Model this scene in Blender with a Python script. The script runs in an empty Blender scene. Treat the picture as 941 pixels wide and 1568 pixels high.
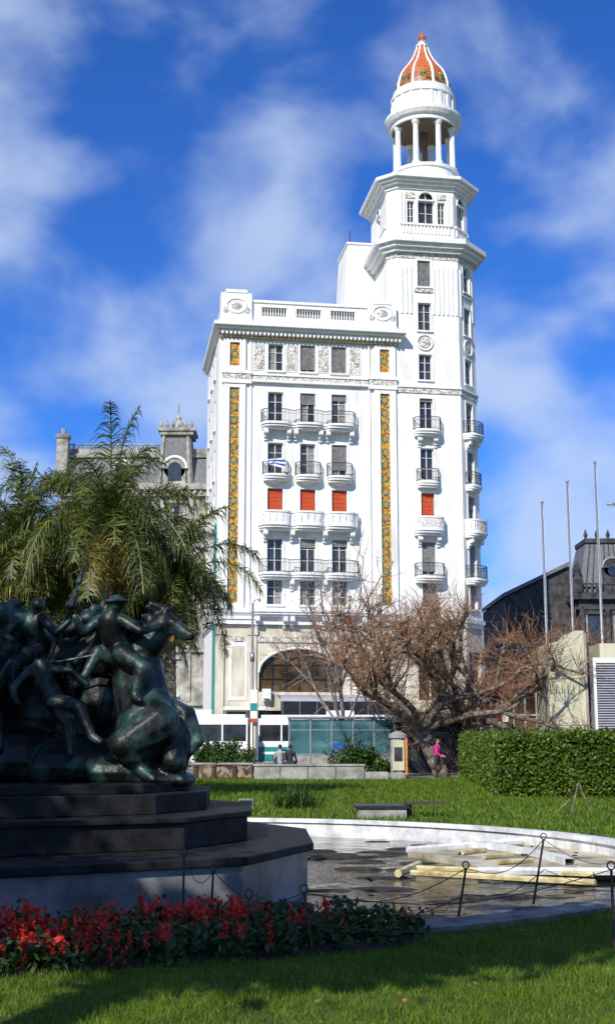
import bpy, math, random
import numpy as np
from mathutils import Matrix, Vector
random.seed(7); rng=np.random.default_rng(7)
R=math.radians
scene=bpy.context.scene
scene.view_settings.view_transform='Standard'; scene.view_settings.look='None'; scene.view_settings.exposure=0

# ---------------------------------------------------------------- materials
def mat(name,c,rough=.8,var=.15,scale=3,bump=0,bscale=20,metal=0,c2=None,island=False,spec=.4,stretch=(1,1,1),bdist=.02,trans=0,tex='NOISE',lo=.35,hi=.65,clear=0):
    m=bpy.data.materials.new(name); m.use_nodes=True
    nt=m.node_tree; N=nt.nodes; L=nt.links; b=N['Principled BSDF']
    b.inputs['Roughness'].default_value=rough; b.inputs['Metallic'].default_value=metal
    b.inputs['Specular IOR Level'].default_value=spec
    tc=N.new('ShaderNodeTexCoord'); mp=N.new('ShaderNodeMapping'); mp.inputs['Scale'].default_value=stretch
    L.new(tc.outputs['Object'],mp.inputs['Vector'])
    if tex=='NOISE':
        t=N.new('ShaderNodeTexNoise'); t.inputs['Detail'].default_value=6; t.inputs['Scale'].default_value=scale; t.inputs['Roughness'].default_value=.6
        out=t.outputs['Fac']
    else:
        t=N.new('ShaderNodeTexVoronoi'); t.inputs['Scale'].default_value=scale
        out=t.outputs['Color' if tex=='VCOL' else 'Distance']
    L.new(mp.outputs['Vector'],t.inputs['Vector'])
    cr=N.new('ShaderNodeValToRGB')
    a=[max(0,x*(1-var)) for x in c[:3]]; e=c2 if c2 else [min(1,x*(1+var)) for x in c[:3]]
    cr.color_ramp.elements[0].position=lo; cr.color_ramp.elements[1].position=hi
    cr.color_ramp.elements[0].color=(*a,1); cr.color_ramp.elements[1].color=(*e,1)
    if island:
        g=N.new('ShaderNodeNewGeometry'); mx=N.new('ShaderNodeMath'); mx.operation='ADD'
        h=N.new('ShaderNodeMath'); h.operation='MULTIPLY'; h.inputs[1].default_value=.6
        L.new(g.outputs['Random Per Island'],h.inputs[0])
        k=N.new('ShaderNodeMath'); k.operation='MULTIPLY'; k.inputs[1].default_value=.5
        L.new(out,k.inputs[0]); L.new(h.outputs[0],mx.inputs[0]); L.new(k.outputs[0],mx.inputs[1])
        cr.color_ramp.elements[0].position=.15; cr.color_ramp.elements[1].position=.9
        L.new(mx.outputs[0],cr.inputs['Fac'])
    else: L.new(out,cr.inputs['Fac'])
    L.new(cr.outputs['Color'],b.inputs['Base Color'])
    if bump:
        t2=N.new('ShaderNodeTexNoise'); t2.inputs['Scale'].default_value=bscale; t2.inputs['Detail'].default_value=5
        L.new(tc.outputs['Object'],t2.inputs['Vector'])
        bp=N.new('ShaderNodeBump'); bp.inputs['Strength'].default_value=bump; bp.inputs['Distance'].default_value=bdist
        L.new(t2.outputs['Fac'],bp.inputs['Height']); L.new(bp.outputs['Normal'],b.inputs['Normal'])
    if trans or clear:
        tr=N.new('ShaderNodeBsdfTranslucent' if trans else 'ShaderNodeBsdfTransparent')
        if trans: L.new(cr.outputs['Color'],tr.inputs['Color'])
        else: tr.inputs['Color'].default_value=(.7,.9,.9,1)
        ms=N.new('ShaderNodeMixShader'); ms.inputs[0].default_value=trans or clear
        L.new(b.outputs[0],ms.inputs[1]); L.new(tr.outputs[0],ms.inputs[2]); L.new(ms.outputs[0],N['Material Output'].inputs['Surface'])
    return m
M={}
M['stucco']=mat('white_stucco',(.74,.73,.68),.85,.10,1.2,.2,14,stretch=(1,1,.22),c2=(.84,.83,.78),lo=.30,hi=.55)
M['trim']=mat('white_trim',(.78,.77,.73),.8,.10,2.5,.15,20,c2=(.86,.85,.81))
M['carved']=mat('carved_relief',(.42,.37,.28),.9,.25,7,1.0,7,c2=(.80,.78,.72),bdist=.12,lo=.4,hi=.58)
M['ochre']=mat('ochre_frieze',(.40,.24,.10),.85,.3,8,.8,9,c2=(.66,.52,.33),bdist=.08)
M['cream']=mat('cream_stucco',(.54,.47,.35),.85,.15,1.5,.3,12,stretch=(1,1,.3),c2=(.72,.66,.52))
M['gold']=mat('gold_mosaic',(.36,.12,.01),.5,.4,9,.3,30,c2=(.66,.33,.03),tex='VCOL')
M['teal']=mat('teal_mosaic',(.02,.16,.13),.5,.3,9,.2,30,c2=(.10,.28,.15),tex='VCOL')
M['orange']=mat('orange_mosaic',(.62,.20,.02),.5,.3,9)
M['glass']=mat('window_glass',(.018,.022,.028),.06,.4,.8,spec=.7,c2=(.05,.055,.06))
M['glassT']=mat('teal_glass',(.04,.13,.15),.08,.4,.6,spec=.8,c2=(.14,.30,.32),clear=.55)
M['glassB']=mat('brown_glass',(.04,.025,.012),.1,.5,.7,spec=.6,c2=(.14,.09,.045))
M['shutter']=mat('grey_shutter',(.20,.20,.19),.6,.15,5,c2=(.32,.31,.29))
M['frame']=mat('window_frame',(.62,.62,.6),.5,.1,4)
M['red']=mat('red_blind',(.46,.045,.012),.7,.25,6,stretch=(6,1,.3),c2=(.60,.09,.02))
M['iron']=mat('black_iron',(.03,.03,.03),.5,.2,6,metal=.4)
M['slate']=mat('slate_roof',(.11,.12,.13),.7,.3,6,.4,25,stretch=(1,1,3),c2=(.22,.225,.23))
M['oldwall']=mat('old_stucco',(.22,.21,.18),.9,.25,1.2,.5,6,c2=(.46,.44,.38),bdist=.06)
M['darkstone']=mat('dark_stone',(.030,.030,.035),.9,.3,1.5,.6,5,c2=(.085,.085,.09),bdist=.08)
M['terracotta']=mat('terracotta_dome',(.42,.07,.02),.45,.3,7,.3,20,c2=(.65,.18,.04))
M['domemosaic']=mat('dome_mosaic',(.38,.06,.02),.4,.5,5,.3,20,c2=(.50,.36,.08),tex='VCOL',lo=.35,hi=1)
M['brown']=mat('brown_ceiling',(.16,.11,.07),.8,.2,4)
M['concrete']=mat('concrete',(.26,.25,.23),.85,.25,2,.3,18,c2=(.40,.39,.35))
M['white']=mat('white_paint',(.78,.78,.76),.45,.06,3)
M['asphalt']=mat('asphalt',(.045,.045,.048),.85,.2,1,.3,60)
M['paving']=mat('plaza_paving',(.20,.18,.16),.85,.25,1.3,.2,20)
M['darkmetal']=mat('dark_metal',(.04,.045,.05),.4,.2,5,metal=.6)
M['galv']=mat('galvanised_steel',(.35,.36,.37),.4,.1,5,metal=.7)
M['rust']=mat('rusty_iron',(.06,.04,.03),.8,.4,15,.3,30)
M['tealp']=mat('teal_paint',(.02,.25,.23),.4,.1,3)
M['rubber']=mat('rubber',(.02,.02,.02),.8,.1,5)
M['flagblue']=mat('flag_blue',(.02,.10,.45),.8,.1,5)
M['louver']=mat('louver_grey',(.36,.36,.39),.5,.08,3)
M['dead']=mat('dead_leaf',(.13,.06,.015),.8,.4,3,c2=(.34,.19,.04),island=True)

# ---------------------------------------------------------------- mesh builder
class MB:
    def __init__(s): s.v=[];s.f=[];s.m=[];s.mats=[];s.M=Matrix.Identity(4)
    def mi(s,k):
        m=M[k] if isinstance(k,str) else k
        if m not in s.mats: s.mats.append(m)
        return s.mats.index(m)
    def add(s,pts,faces,k):
        o=len(s.v); i=s.mi(k)
        for p in pts: s.v.append(tuple(s.M@Vector(p)))
        for f in faces: s.f.append(tuple(o+a for a in f)); s.m.append(i)
    def box(s,x0,x1,y0,y1,z0,z1,k):
        s.add([(x0,y0,z0),(x1,y0,z0),(x1,y1,z0),(x0,y1,z0),(x0,y0,z1),(x1,y0,z1),(x1,y1,z1),(x0,y1,z1)],
              [(0,3,2,1),(4,5,6,7),(0,1,5,4),(1,2,6,5),(2,3,7,6),(3,0,4,7)],k)
    def prism(s,poly,z0,z1,k,top=None):
        n=len(poly); top=top or poly
        s.add([(p[0],p[1],z0) for p in poly]+[(p[0],p[1],z1) for p in top],
              [tuple(range(n-1,-1,-1)),tuple(range(n,2*n))]+[(i,(i+1)%n,n+(i+1)%n,n+i) for i in range(n)],k)
    def xprism(s,poly,y0,y1,k):
        n=len(poly)
        s.add([(p[0],y0,p[1]) for p in poly]+[(p[0],y1,p[1]) for p in poly],
              [tuple(range(n)),tuple(range(2*n-1,n-1,-1))]+[(i,n+i,n+(i+1)%n,(i+1)%n) for i in range(n)],k)
    def tube(s,p0,p1,r0,r1,n,k,cap=True):
        p0=Vector(p0);p1=Vector(p1);d=p1-p0
        if d.length<1e-6:return
        d.normalize(); a=d.orthogonal().normalized(); b=d.cross(a)
        pts=[];
        for p,r in((p0,r0),(p1,r1)):
            for i in range(n):
                t=2*math.pi*i/n; pts.append(p+a*(r*math.cos(t))+b*(r*math.sin(t)))
        fs=[(i,(i+1)%n,n+(i+1)%n,n+i) for i in range(n)]
        if cap: fs+=[tuple(range(n-1,-1,-1)),tuple(range(n,2*n))]
        s.add(pts,fs,k)
    def path(s,pts,r,n,k):
        for a,b in zip(pts[:-1],pts[1:]): s.tube(a,b,r,r,n,k,False)
    def lathe(s,cx,cy,prof,n,k,ph=0):
        pts=[];m=len(prof)
        for r,z in prof:
            for i in range(n):
                t=2*math.pi*i/n+ph; pts.append((cx+r*math.cos(t),cy+r*math.sin(t),z))
        fs=[(j*n+i,j*n+(i+1)%n,(j+1)*n+(i+1)%n,(j+1)*n+i) for j in range(m-1) for i in range(n)]
        fs+=[tuple(range(n-1,-1,-1)),tuple(range((m-1)*n,m*n))]
        s.add(pts,fs,k)
    def capsule(s,p0,p1,r0,r1,k,n=10):
        p0=Vector(p0);p1=Vector(p1);d=p1-p0
        if d.length<1e-5: d=Vector((0,0,1e-4))
        u=d.normalized(); a=u.orthogonal().normalized(); b=u.cross(a); rings=[]
        for t in(-80,-50,-20): rings.append((p0+u*r0*math.sin(R(t)),r0*math.cos(R(t))))
        rings.append((p0,r0)); rings.append((p1,r1))
        for t in(20,50,80): rings.append((p1+u*r1*math.sin(R(t)),r1*math.cos(R(t))))
        pts=[c+a*(r*math.cos(2*math.pi*i/n))+b*(r*math.sin(2*math.pi*i/n)) for c,r in rings for i in range(n)]
        m=len(rings)
        fs=[(j*n+i,j*n+(i+1)%n,(j+1)*n+(i+1)%n,(j+1)*n+i) for j in range(m-1) for i in range(n)]
        fs+=[tuple(range(n-1,-1,-1)),tuple(range((m-1)*n,m*n))]
        s.add(pts,fs,k)
    def chain(s,pts,rad,k):
        for i in range(len(pts)-1): s.capsule(pts[i],pts[i+1],rad[i],rad[i+1],k)
    def ell(s,c,r,k,n=12):
        c=Vector(c);pts=[];m=9
        for j in range(m):
            t=-88+176*j/(m-1)
            for i in range(n):
                a=2*math.pi*i/n
                pts.append((c.x+r[0]*math.cos(R(t))*math.cos(a),c.y+r[1]*math.cos(R(t))*math.sin(a),c.z+r[2]*math.sin(R(t))))
        fs=[(j*n+i,j*n+(i+1)%n,(j+1)*n+(i+1)%n,(j+1)*n+i) for j in range(m-1) for i in range(n)]
        fs+=[tuple(range(n-1,-1,-1)),tuple(range((m-1)*n,m*n))]
        s.add(pts,fs,k)
    def obj(s,name,parent=None,smooth=False,bevel=0,remesh=0,sm=3):
        me=bpy.data.meshes.new(name); me.from_pydata(s.v,[],s.f)
        for m in s.mats: me.materials.append(m)
        me.polygons.foreach_set('material_index',s.m)
        if smooth: me.polygons.foreach_set('use_smooth',[True]*len(s.f))
        me.update(); o=bpy.data.objects.new(name,me); scene.collection.objects.link(o)
        if parent: o.parent=parent
        if bevel:
            b=o.modifiers.new('b','BEVEL'); b.width=bevel; b.segments=2; b.limit_method='ANGLE'
        if remesh:
            r=o.modifiers.new('r','REMESH'); r.mode='VOXEL'; r.voxel_size=remesh; r.use_smooth_shade=True
            q=o.modifiers.new('s','SMOOTH'); q.factor=.5; q.iterations=sm
        return o
def group(name,loc=(0,0,0),rz=0):
    e=bpy.data.objects.new(name,None); scene.collection.objects.link(e); e.location=loc; e.rotation_euler=(0,0,rz); e.empty_display_size=.5; return e
def soup(name,V,mats,idx=None,parent=None):
    n,k,_=V.shape; me=bpy.data.meshes.new(name)
    me.vertices.add(n*k); me.vertices.foreach_set('co',V.astype(np.float32).ravel())
    me.loops.add(n*k); me.loops.foreach_set('vertex_index',np.arange(n*k,dtype=np.int32))
    me.polygons.add(n); me.polygons.foreach_set('loop_start',np.arange(0,n*k,k,dtype=np.int32))
    for m in mats: me.materials.append(m)
    if idx is not None: me.polygons.foreach_set('material_index',np.asarray(idx,dtype=np.int32))
    me.update(calc_edges=True); me.validate()
    o=bpy.data.objects.new(name,me); scene.collection.objects.link(o)
    if parent:o.parent=parent
    return o
def leafq(C,size,asp=.5,flat=0):
    n=len(C); a=rng.normal(size=(n,3)); a[:,2]*=(1-flat); a/=np.linalg.norm(a,axis=1)[:,None]
    b=rng.normal(size=(n,3)); b-=a*(a*b).sum(1)[:,None]; b/=np.linalg.norm(b,axis=1)[:,None]
    s=(size*rng.uniform(.6,1.3,n))[:,None]
    return np.stack([C-a*s,C+b*s*asp,C+a*s,C-b*s*asp],1)

# ---------------------------------------------------------------- camera, light, sky
cam=bpy.data.cameras.new('camera'); co=bpy.data.objects.new('camera',cam); scene.collection.objects.link(co)
cam.sensor_fit='VERTICAL'; cam.sensor_height=24; cam.lens=29.08; cam.clip_end=6000; cam.clip_start=.1
co.location=(0,0,1.8); co.rotation_euler=(R(90+10.32),0,0); scene.camera=co
SE=R(36); sdir=Vector((-.42,-.91,0)).normalized()
sv=Vector((sdir.x*math.cos(SE),sdir.y*math.cos(SE),math.sin(SE)))
sl=bpy.data.lights.new('sun','SUN'); sl.energy=5.0; sl.angle=R(.5); sl.color=(1,.95,.86)
so=bpy.data.objects.new('sun',sl); scene.collection.objects.link(so); so.rotation_euler=sv.to_track_quat('Z','Y').to_euler(); so.location=(-20,-40,50)
w=bpy.data.worlds.new('World'); scene.world=w; w.use_nodes=True; nt=w.node_tree; N=nt.nodes; L=nt.links
bg=N['Background']; bg.inputs['Strength'].default_value=.093
sk=N.new('ShaderNodeTexSky'); sk.sky_type='NISHITA'; sk.sun_disc=False; sk.sun_elevation=SE; sk.sun_rotation=math.atan2(sdir.x,sdir.y)
sk.dust_density=.2; sk.air_density=1.0; sk.ozone_density=2.0
hs=N.new('ShaderNodeMix'); hs.data_type='RGBA'; hs.blend_type='MULTIPLY'; hs.inputs['Factor'].default_value=1; hs.inputs['B'].default_value=(.30,.78,1.7,1); L.new(sk.outputs[0],hs.inputs['A'])
tc=N.new('ShaderNodeTexCoord'); mp=N.new('ShaderNodeMapping'); mp.inputs['Scale'].default_value=(1.5,1.2,2.2); mp.inputs['Rotation'].default_value=(0,R(20),0); mp.inputs['Location'].default_value=(.9,.2,.35)
L.new(tc.outputs['Generated'],mp.inputs['Vector'])
n1=N.new('ShaderNodeTexNoise'); n1.inputs['Scale'].default_value=3.2; n1.inputs['Detail'].default_value=6; n1.inputs['Roughness'].default_value=.46; n1.inputs['Distortion'].default_value=.2
L.new(mp.outputs[0],n1.inputs['Vector'])
cr=N.new('ShaderNodeValToRGB'); cr.color_ramp.interpolation='EASE'
cr.color_ramp.elements[0].position=.42; cr.color_ramp.elements[0].color=(.0,.0,.0,1); cr.color_ramp.elements[1].position=.64; cr.color_ramp.elements[1].color=(.82,.82,.82,1)
L.new(n1.outputs['Fac'],cr.inputs['Fac'])
mx=N.new('ShaderNodeMix'); mx.data_type='RGBA'; mx.inputs['B'].default_value=(6.0,7.4,10.0,1)
L.new(cr.outputs[0],mx.inputs['Factor']); L.new(hs.outputs['Result'],mx.inputs['A']); L.new(mx.outputs['Result'],bg.inputs['Color'])

# ---------------------------------------------------------------- ground
M['lawn']=mat('lawn_ground',(.035,.07,.006),.95,.3,1.2,.8,40,c2=(.14,.20,.012),bdist=.03)
PC=(-2.4,19.2); PR=7.55
mb=MB(); n=96; rings=[PR+.32,14,30,60,150,600,3000]; pts=[]
for r in rings:
    for i in range(n):
        t=2*math.pi*i/n; pts.append((PC[0]+r*math.cos(t),PC[1]+r*math.sin(t),0))
mb.add(pts,[(j*n+i,(j+1)*n+i,(j+1)*n+(i+1)%n,j*n+(i+1)%n) for j in range(len(rings)-1) for i in range(n)],'lawn')
mb.obj('ground')
def sheet(name,x0,x1,y0,y1,z,k):
    m=MB(); m.add([(x0,y0,z),(x1,y0,z),(x1,y1,z),(x0,y1,z)],[(0,1,2,3)],k); return m.obj(name)
sheet('plaza_pavement',-120,120,57,73.8,.004,'paving')
sheet('road',-400,400,74,85,.008,'asphalt')
m=MB(); m.box(-400,400,73.8,74,-.05,.12,'concrete'); m.obj('kerb')
m=MB(); m.box(-400,400,85,97,-.05,.13,'paving'); m.obj('pavement')
sheet('city_ground',-900,900,97,1500,.012,'asphalt')
m=MB()
for i in range(-30,30): m.add([(i*5,79.4,.013),(i*5+2.5,79.4,.013),(i*5+2.5,79.55,.013),(i*5,79.55,.013)],[(0,1,2,3)],'white')
m.obj('lane_marking')

# ---------------------------------------------------------------- main building
B=group('corner_tower_building',(-6.5,88,0),R(9))
def frame(P,Q):
    d=Vector((Q[0]-P[0],Q[1]-P[1])); l=d.length; d/=l
    return Matrix(((d.x,-d.y,0,P[0]),(d.y,d.x,0,P[1]),(0,0,1,0),(0,0,0,1))),l
def wall(mb,s0,s1,z0,z1,ops,k,rev=.3):
    S=sorted(set([s0,s1]+[o[0] for o in ops]+[o[1] for o in ops])); Z=sorted(set([z0,z1]+[o[2] for o in ops]+[o[3] for o in ops]))
    for a,b in zip(S[:-1],S[1:]):
        for c,d in zip(Z[:-1],Z[1:]):
            cs,cz=(a+b)/2,(c+d)/2
            if any(o[0]<cs<o[1] and o[2]<cz<o[3] for o in ops): continue
            mb.add([(a,0,c),(b,0,c),(b,0,d),(a,0,d)],[(0,1,2,3)],k)
    for a,b,c,d in ops:
        mb.add([(a,0,c),(b,0,c),(b,0,d),(a,0,d),(a,rev,c),(b,rev,c),(b,rev,d),(a,rev,d)],[(0,4,5,1),(1,5,6,2),(2,6,7,3),(3,7,4,0)],k)
def window(mb,a,b,c,d,style='glass',sh=0,rev=.3):
    mb.box(a-.02,b+.02,rev-.02,rev+.05,c-.02,d+.02,'glass')
    f=.055
    if style=='red':
        mb.box(a+.06,b-.06,.18,.21,c,d-.03,'red')
        for i in range(1,8): mb.box(a+.07,b-.07,.16,.185,c+i*(d-c)/8,c+i*(d-c)/8+.02,'red')
        return
    mb.box(a,a+f,rev-.1,rev-.03,c,d,'frame'); mb.box(b-f,b,rev-.1,rev-.03,c,d,'frame')
    mb.box(a+f,b-f,rev-.1,rev-.03,d-f,d,'frame'); mb.box(a+f,b-f,rev-.1,rev-.03,c,c+f,'frame')
    mid=(a+b)/2; mb.box(mid-.035,mid+.035,rev-.11,rev-.035,c+f,d-f,'frame')
    for q in(.35,.7): mb.box(a+f,b-f,rev-.095,rev-.04,c+(d-c)*q-.02,c+(d-c)*q+.02,'frame')
    if random.random()<.35:
        x=random.choice([(a+f,mid-.04),(mid+.04,b-f)]); mb.box(x[0],x[1],rev-.028,rev-.021,c+f,d-f,'shutter')
    if sh>0:
        zt=d-(d-c)*sh; z=zt
        mb.box(a+.01,b-.01,rev-.17,rev-.15,zt,d-.01,'shutter')
        while z<d-.05: mb.box(a+.015,b-.015,rev-.2,rev-.172,z,z+.045,'shutter'); z+=.09
def sill(mb,a,b,c): mb.box(a-.14,b+.14,-.14,.03,c-.13,c-.003,'trim')
def surround(mb,a,b,c,d):
    mb.box(a-.16,a-.003,-.05,.03,c,d+.14,'trim'); mb.box(b+.003,b+.16,-.05,.03,c,d+.14,'trim'); mb.box(a-.002,b+.002,-.05,.03,d+.003,d+.14,'trim')
def curve(sa,sb,cs,hw,d0,db,n=48):
    out=[]
    for i in range(n+1):
        s=sa+(sb-sa)*i/n; d=d0
        for c in cs:
            u=abs(s-c)/hw
            if u<1: d=max(d,d0+db*math.sqrt(max(0,1-u**2.6)))
        e=min(s-sa,sb-s)
        if e<.25: d=d*(.55+.45*math.sqrt(max(0,1-(1-e/.25)**2)))
        out.append((s,-d))
    return out
def balcony(ms,mr,sa,sb,cs,hw,d0,db,z,kind):
    c=curve(sa,sb,cs,hw,d0,db); 
    ms.prism([(sa,.05)]+c+[(sb,.05)],z-.16,z,'trim')
    c2=[(sa+(sb-sa)*.01+(p[0]-sa)*.98,p[1]*.9) for p in c]; ms.prism([(sa+.05,.05)]+c2+[(sb-.05,.05)],z-.32,z-.161,'trim')
    c3=[(sa+(sb-sa)*.02+(p[0]-sa)*.96,p[1]*.74) for p in c]; ms.prism([(sa+.1,.05)]+c3+[(sb-.1,.05)],z-.46,z-.321,'trim')
    ci=[(p[0],p[1]+.08) for p in c]
    ring=[(sa+.04,0)]+ci+[(sb-.04,0)]
    if kind=='iron':
        top=[(p[0],p[1],z+.95) for p in ring]; bot=[(p[0],p[1],z+.1) for p in ring]
        mr.path(top,.03,4,'iron'); mr.path(bot,.018,4,'iron'); mr.path([(p[0],p[1],z+.72) for p in ring],.014,4,'iron')
        acc=0
        for a,b in zip(ring[:-1],ring[1:]):
            l=math.dist(a,b); 
            while acc<l:
                t=acc/l; x=a[0]+(b[0]-a[0])*t; y=a[1]+(b[1]-a[1])*t
                mr.tube((x,y,z),(x,y,z+.95),.015,.015,4,'iron',False); acc+=.13
            acc-=l
    elif kind=='solid':
        inn=[(p[0],min(p[1]+.12,0)) for p in ci]
        poly=ci+inn[::-1]
        ms.prism(poly,z+.001,z+.78,'trim')
        capo=[(p[0],p[1]-.06) for p in ci]+[(p[0],min(p[1]+.05,.01)) for p in inn[::-1]]
        ms.prism(capo,z+.781,z+.92,'trim')
        for a,b in list(zip(ci[:-1],ci[1:]))[2:-2:3]: ms.box(a[0]-.05,a[0]+.02,a[1]-.03,a[1],z+.12,z+.68,'carved')
def corbel(ms,s,z,out=.7):
    for i in range(4): ms.box(s-.15+.012*i,s+.15-.012*i,-out+out*.24*i,.03,z-.2*(i+1),z-.2*i-.003,'trim')
    ms.tube((s-.16,-out+.12,z-.26),(s+.16,-out+.12,z-.26),.14,.14,10,'trim')

rows={'A':(28.6,30.65),'B':(24.6,26.95),'C':(20.75,23.1),'D':(17.15,19.7),'E':(13.6,16.0),'F':(11.2,13.0)}
wc=[4.2,6.6,8.95]; hw=.56
mw=MB(); mt=MB(); mwin=MB(); mr=MB()
ops=[]
for r,(c,d) in rows.items():
    for s in wc: ops.append((s-hw,s+hw,c,d))
ops.append((3.1,8.9,5.0,8.15))
for a in(.9,10.0): ops.append((a,a+1.3,.3,3.6))
ops.append((3.1,8.9,.3,3.7))
wall(mw,0,13.48,0,9.9,[o for o in ops if o[3]<9.9],'cream'); wall(mw,0,13.48,9.9,31.3,[o for o in ops if o[3]>9.9],'stucco')
SH={('A',0):0,('A',1):.9,('A',2):.95,('B',0):0,('B',1):.35,('B',2):.2,('C',2):.8,('E',1):.25,('C',0):0,('E',2):.2}
for r,(c,d) in rows.items():
    for i,s in enumerate(wc):
        window(mwin,s-hw,s+hw,c,d,'red' if r=='D' else 'g',SH.get((r,i),0))
        surround(mt,s-hw,s+hw,c,d)
        if r in 'AF': sill(mt,s-hw,s+hw,c)
ca,cw=6.0,2.9; zs=6.3; rise=1.75
prev=None
for i in range(25):
    t=math.pi*i/24; p=(ca-cw*math.cos(t),zs+rise*math.sin(t))
    if prev:
        mw.add([(prev[0],0,prev[1]),(p[0],0,p[1]),(p[0],0,8.16),(prev[0],0,8.16)],[(0,1,2,3)],'cream')
        mw.add([(prev[0],0,prev[1]),(p[0],0,p[1]),(p[0],.35,p[1]),(prev[0],.35,prev[1])],[(0,1,2,3)],'cream')
        mt.tube((prev[0],-.02,prev[1]+.06),(p[0],-.02,p[1]+.06),.09,.09,6,'trim')
    prev=p
mwin.box(3.05,8.95,.3,.34,4.95,8.2,'glassB')
for i in range(1,6): mwin.box(3.1+i*5.8/6-.04,3.1+i*5.8/6+.04,.2,.28,5,8.1,'iron')
for z in(5.9,6.9): mwin.box(3.1,8.9,.21,.275,z,z+.08,'iron')
mwin.box(3.05,8.95,.3,.34,.2,3.75,'glass'); 
for a in(.9,10.0): mwin.box(a-.02,a+1.32,.3,.34,.25,3.65,'glassB')
for a in(.05,2.35,9.1,11.5,12.6): mt.box(a,a+.55,-.16,.03,.1,9.5,'cream'); mt.box(a-.08,a+.63,-.24,.03,9.0,9.45,'cream'); mt.box(a-.08,a+.63,-.24,.03,.1,.9,'cream')
mt.box(2.95,9.05,-.1,.03,8.5,8.9,'carved')
for a in(.95,9.95): mt.box(a,a+1.3,-.06,.03,4.4,8.5,'trim'); mt.box(a+.2,a+1.1,-.09,.03,4.7,8.2,'cream'); mt.box(a+.35,a+.95,-.14,.03,8.55,8.95,'carved')
# side walls / body
sm=Matrix(((0,1,0,0),(-1,0,0,11),(0,0,1,0),(0,0,0,1)))
mw.M=mwin.M=mt.M=sm
sops=[]
for r,(c,d) in rows.items():
    for s in(2.2,5.0,7.8): sops.append((s-.45,s+.45,c,d))
wall(mw,0,10.997,0,31.3,sops,'stucco')
for q in sops: window(mwin,*q,'g',random.choice([0,0,.5,.9])); sill(mt,q[0],q[1],q[2])
mw.M=mwin.M=mt.M=Matrix.Identity(4)
mw.box(.4,13.4,.45,11,0,31.3,'stucco'); mw.box(.02,.39,10.6,10.98,0,31.3,'stucco')
mt.box(-.25,-.003,.3,10.9,9.9,10.7,'trim')
for side in(0,1):
    f=(lambda a,b:(a,b)) if side==0 else (lambda a,b:(13.55-b,13.55-a))
    for z0,z1 in((10.9,27.45),(28.45,30.9)):
        for a,b in((.3,.78),(1.5,1.95)):
            x,y=f(a,b); mt.box(x,y,-.2,.03,z0,z1,'stucco')
        x,y=f(2.25,2.4); mt.box(x,y,-.12,.03,z0,z1,'stucco')
        x,y=f(.782,1.498)
        mt.box(x,y,-.19,.03,z0,z0+.35,'trim'); mt.box(x,y,-.19,.03,z1-.3,z1,'trim')
        mt.box(x,y,-.03,.03,z0+.352,z1-.302,'gold')
        k=int((z1-z0-.65)/.95); st=(z1-z0-.65)/k
        for i in range(k):
            zc=z0+.35+st*(i+.5); xc=(x+y)/2
            mt.M=Matrix.Translation((xc,-.03,zc))@Matrix.Rotation(R(90),4,'X')
            mt.prism([(.28*math.cos(t*math.pi/6),.34*math.sin(t*math.pi/6)) for t in range(12)],0,.02,'teal')
            mt.prism([(.15*math.cos(t*math.pi/4),.2*math.sin(t*math.pi/4)) for t in range(8)],.02,.035,'orange')
            mt.M=Matrix.Identity(4)
    x,y=f(.2,2.4); mt.box(x,y,-.28,.03,27.46,27.75,'trim'); mt.box(x+.05,y-.05,-.24,.03,27.75,28.2,'carved'); mt.box(x,y,-.3,.03,28.2,28.44,'trim')
    mt.box(x,y,-.28,.03,10.6,10.895,'trim')
mt.box(2.42,11.13,-.3,.03,27.62,27.78,'trim'); mt.box(2.42,11.13,-.12,.03,27.78,28.15,'carved'); mt.box(2.42,11.13,-.2,.03,28.15,28.25,'trim')
for s in(2.95,5.4,7.78,10.15):
    mt.box(s-.38,s+.38,-.07,.03,28.65,30.6,'carved'); mt.box(s-.45,s+.45,-.05,.03,28.55,30.7,'trim')
# cornice
mt.box(.0,13.45,-.3,10.8,30.95,31.3,'ochre')
for z0,z1,o in((31.3,31.5,.45),(31.5,31.68,.75),(31.68,31.95,1.05)): mt.box(-o*.45,13.5+o*.45,-o,11,z0,z1,'trim')
for i in range(44): mt.box(.1+i*.31,.26+i*.31,-.62,-.3,31.12,31.298,'trim')
# parapet
pops=[(3.1,5.0,32.75,33.45),(5.7,7.6,32.75,33.45),(8.3,10.2,32.75,33.45)]
mt.M=Matrix.Translation((0,-.15,0)); wall(mt,2.3,11.2,31.95,33.75,pops,'trim',.25)
mt.M=Matrix.Identity(4)
mt.box(2.3,11.2,-.25,.25,33.752,33.95,'trim')
for a,b,c,d in pops:
    mt.box(a-.05,b+.05,.11,.16,c-.05,d+.05,'darkstone')
    s=a+.08
    while s<b: mt.lathe(s,-.02,[(.035,c),(.065,c+.2),(.03,c+.42),(.05,d)],6,'trim'); s+=.2
for a,b,zt in((.05,2.35,34.6),(11.15,13.3,34.3)):
    mt.box(a,b,-.42,.6,31.952,zt-.25,'trim'); mt.box(a+.35,b-.35,-.47,.5,zt-.248,zt,'trim'); mt.box(a-.06,b+.06,-.46,.62,32.05,32.3,'trim')
    c=(a+b)/2
    ov=[(c+.72*math.cos(t*math.pi/12),-.44,33.35+.55*math.sin(t*math.pi/12)) for t in range(25)]
    mt.path(ov,.07,6,'trim'); mt.ell((c,-.42,33.35),(.42,.1,.32),'carved')
    for sg in(-1,1): mt.ell((c+sg*.8,-.42,33.0),(.22,.08,.28),'carved')
mt.box(.1,.4,.6,11,31.95,33.4,'trim'); mt.box(.1,13,10.7,10.95,31.95,33.4,'trim')
mt.box(-.1,13.45,-.32,.03,9.75,10.1,'trim'); mt.box(-.2,13.47,-.42,.03,10.1,10.32,'trim')
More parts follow.
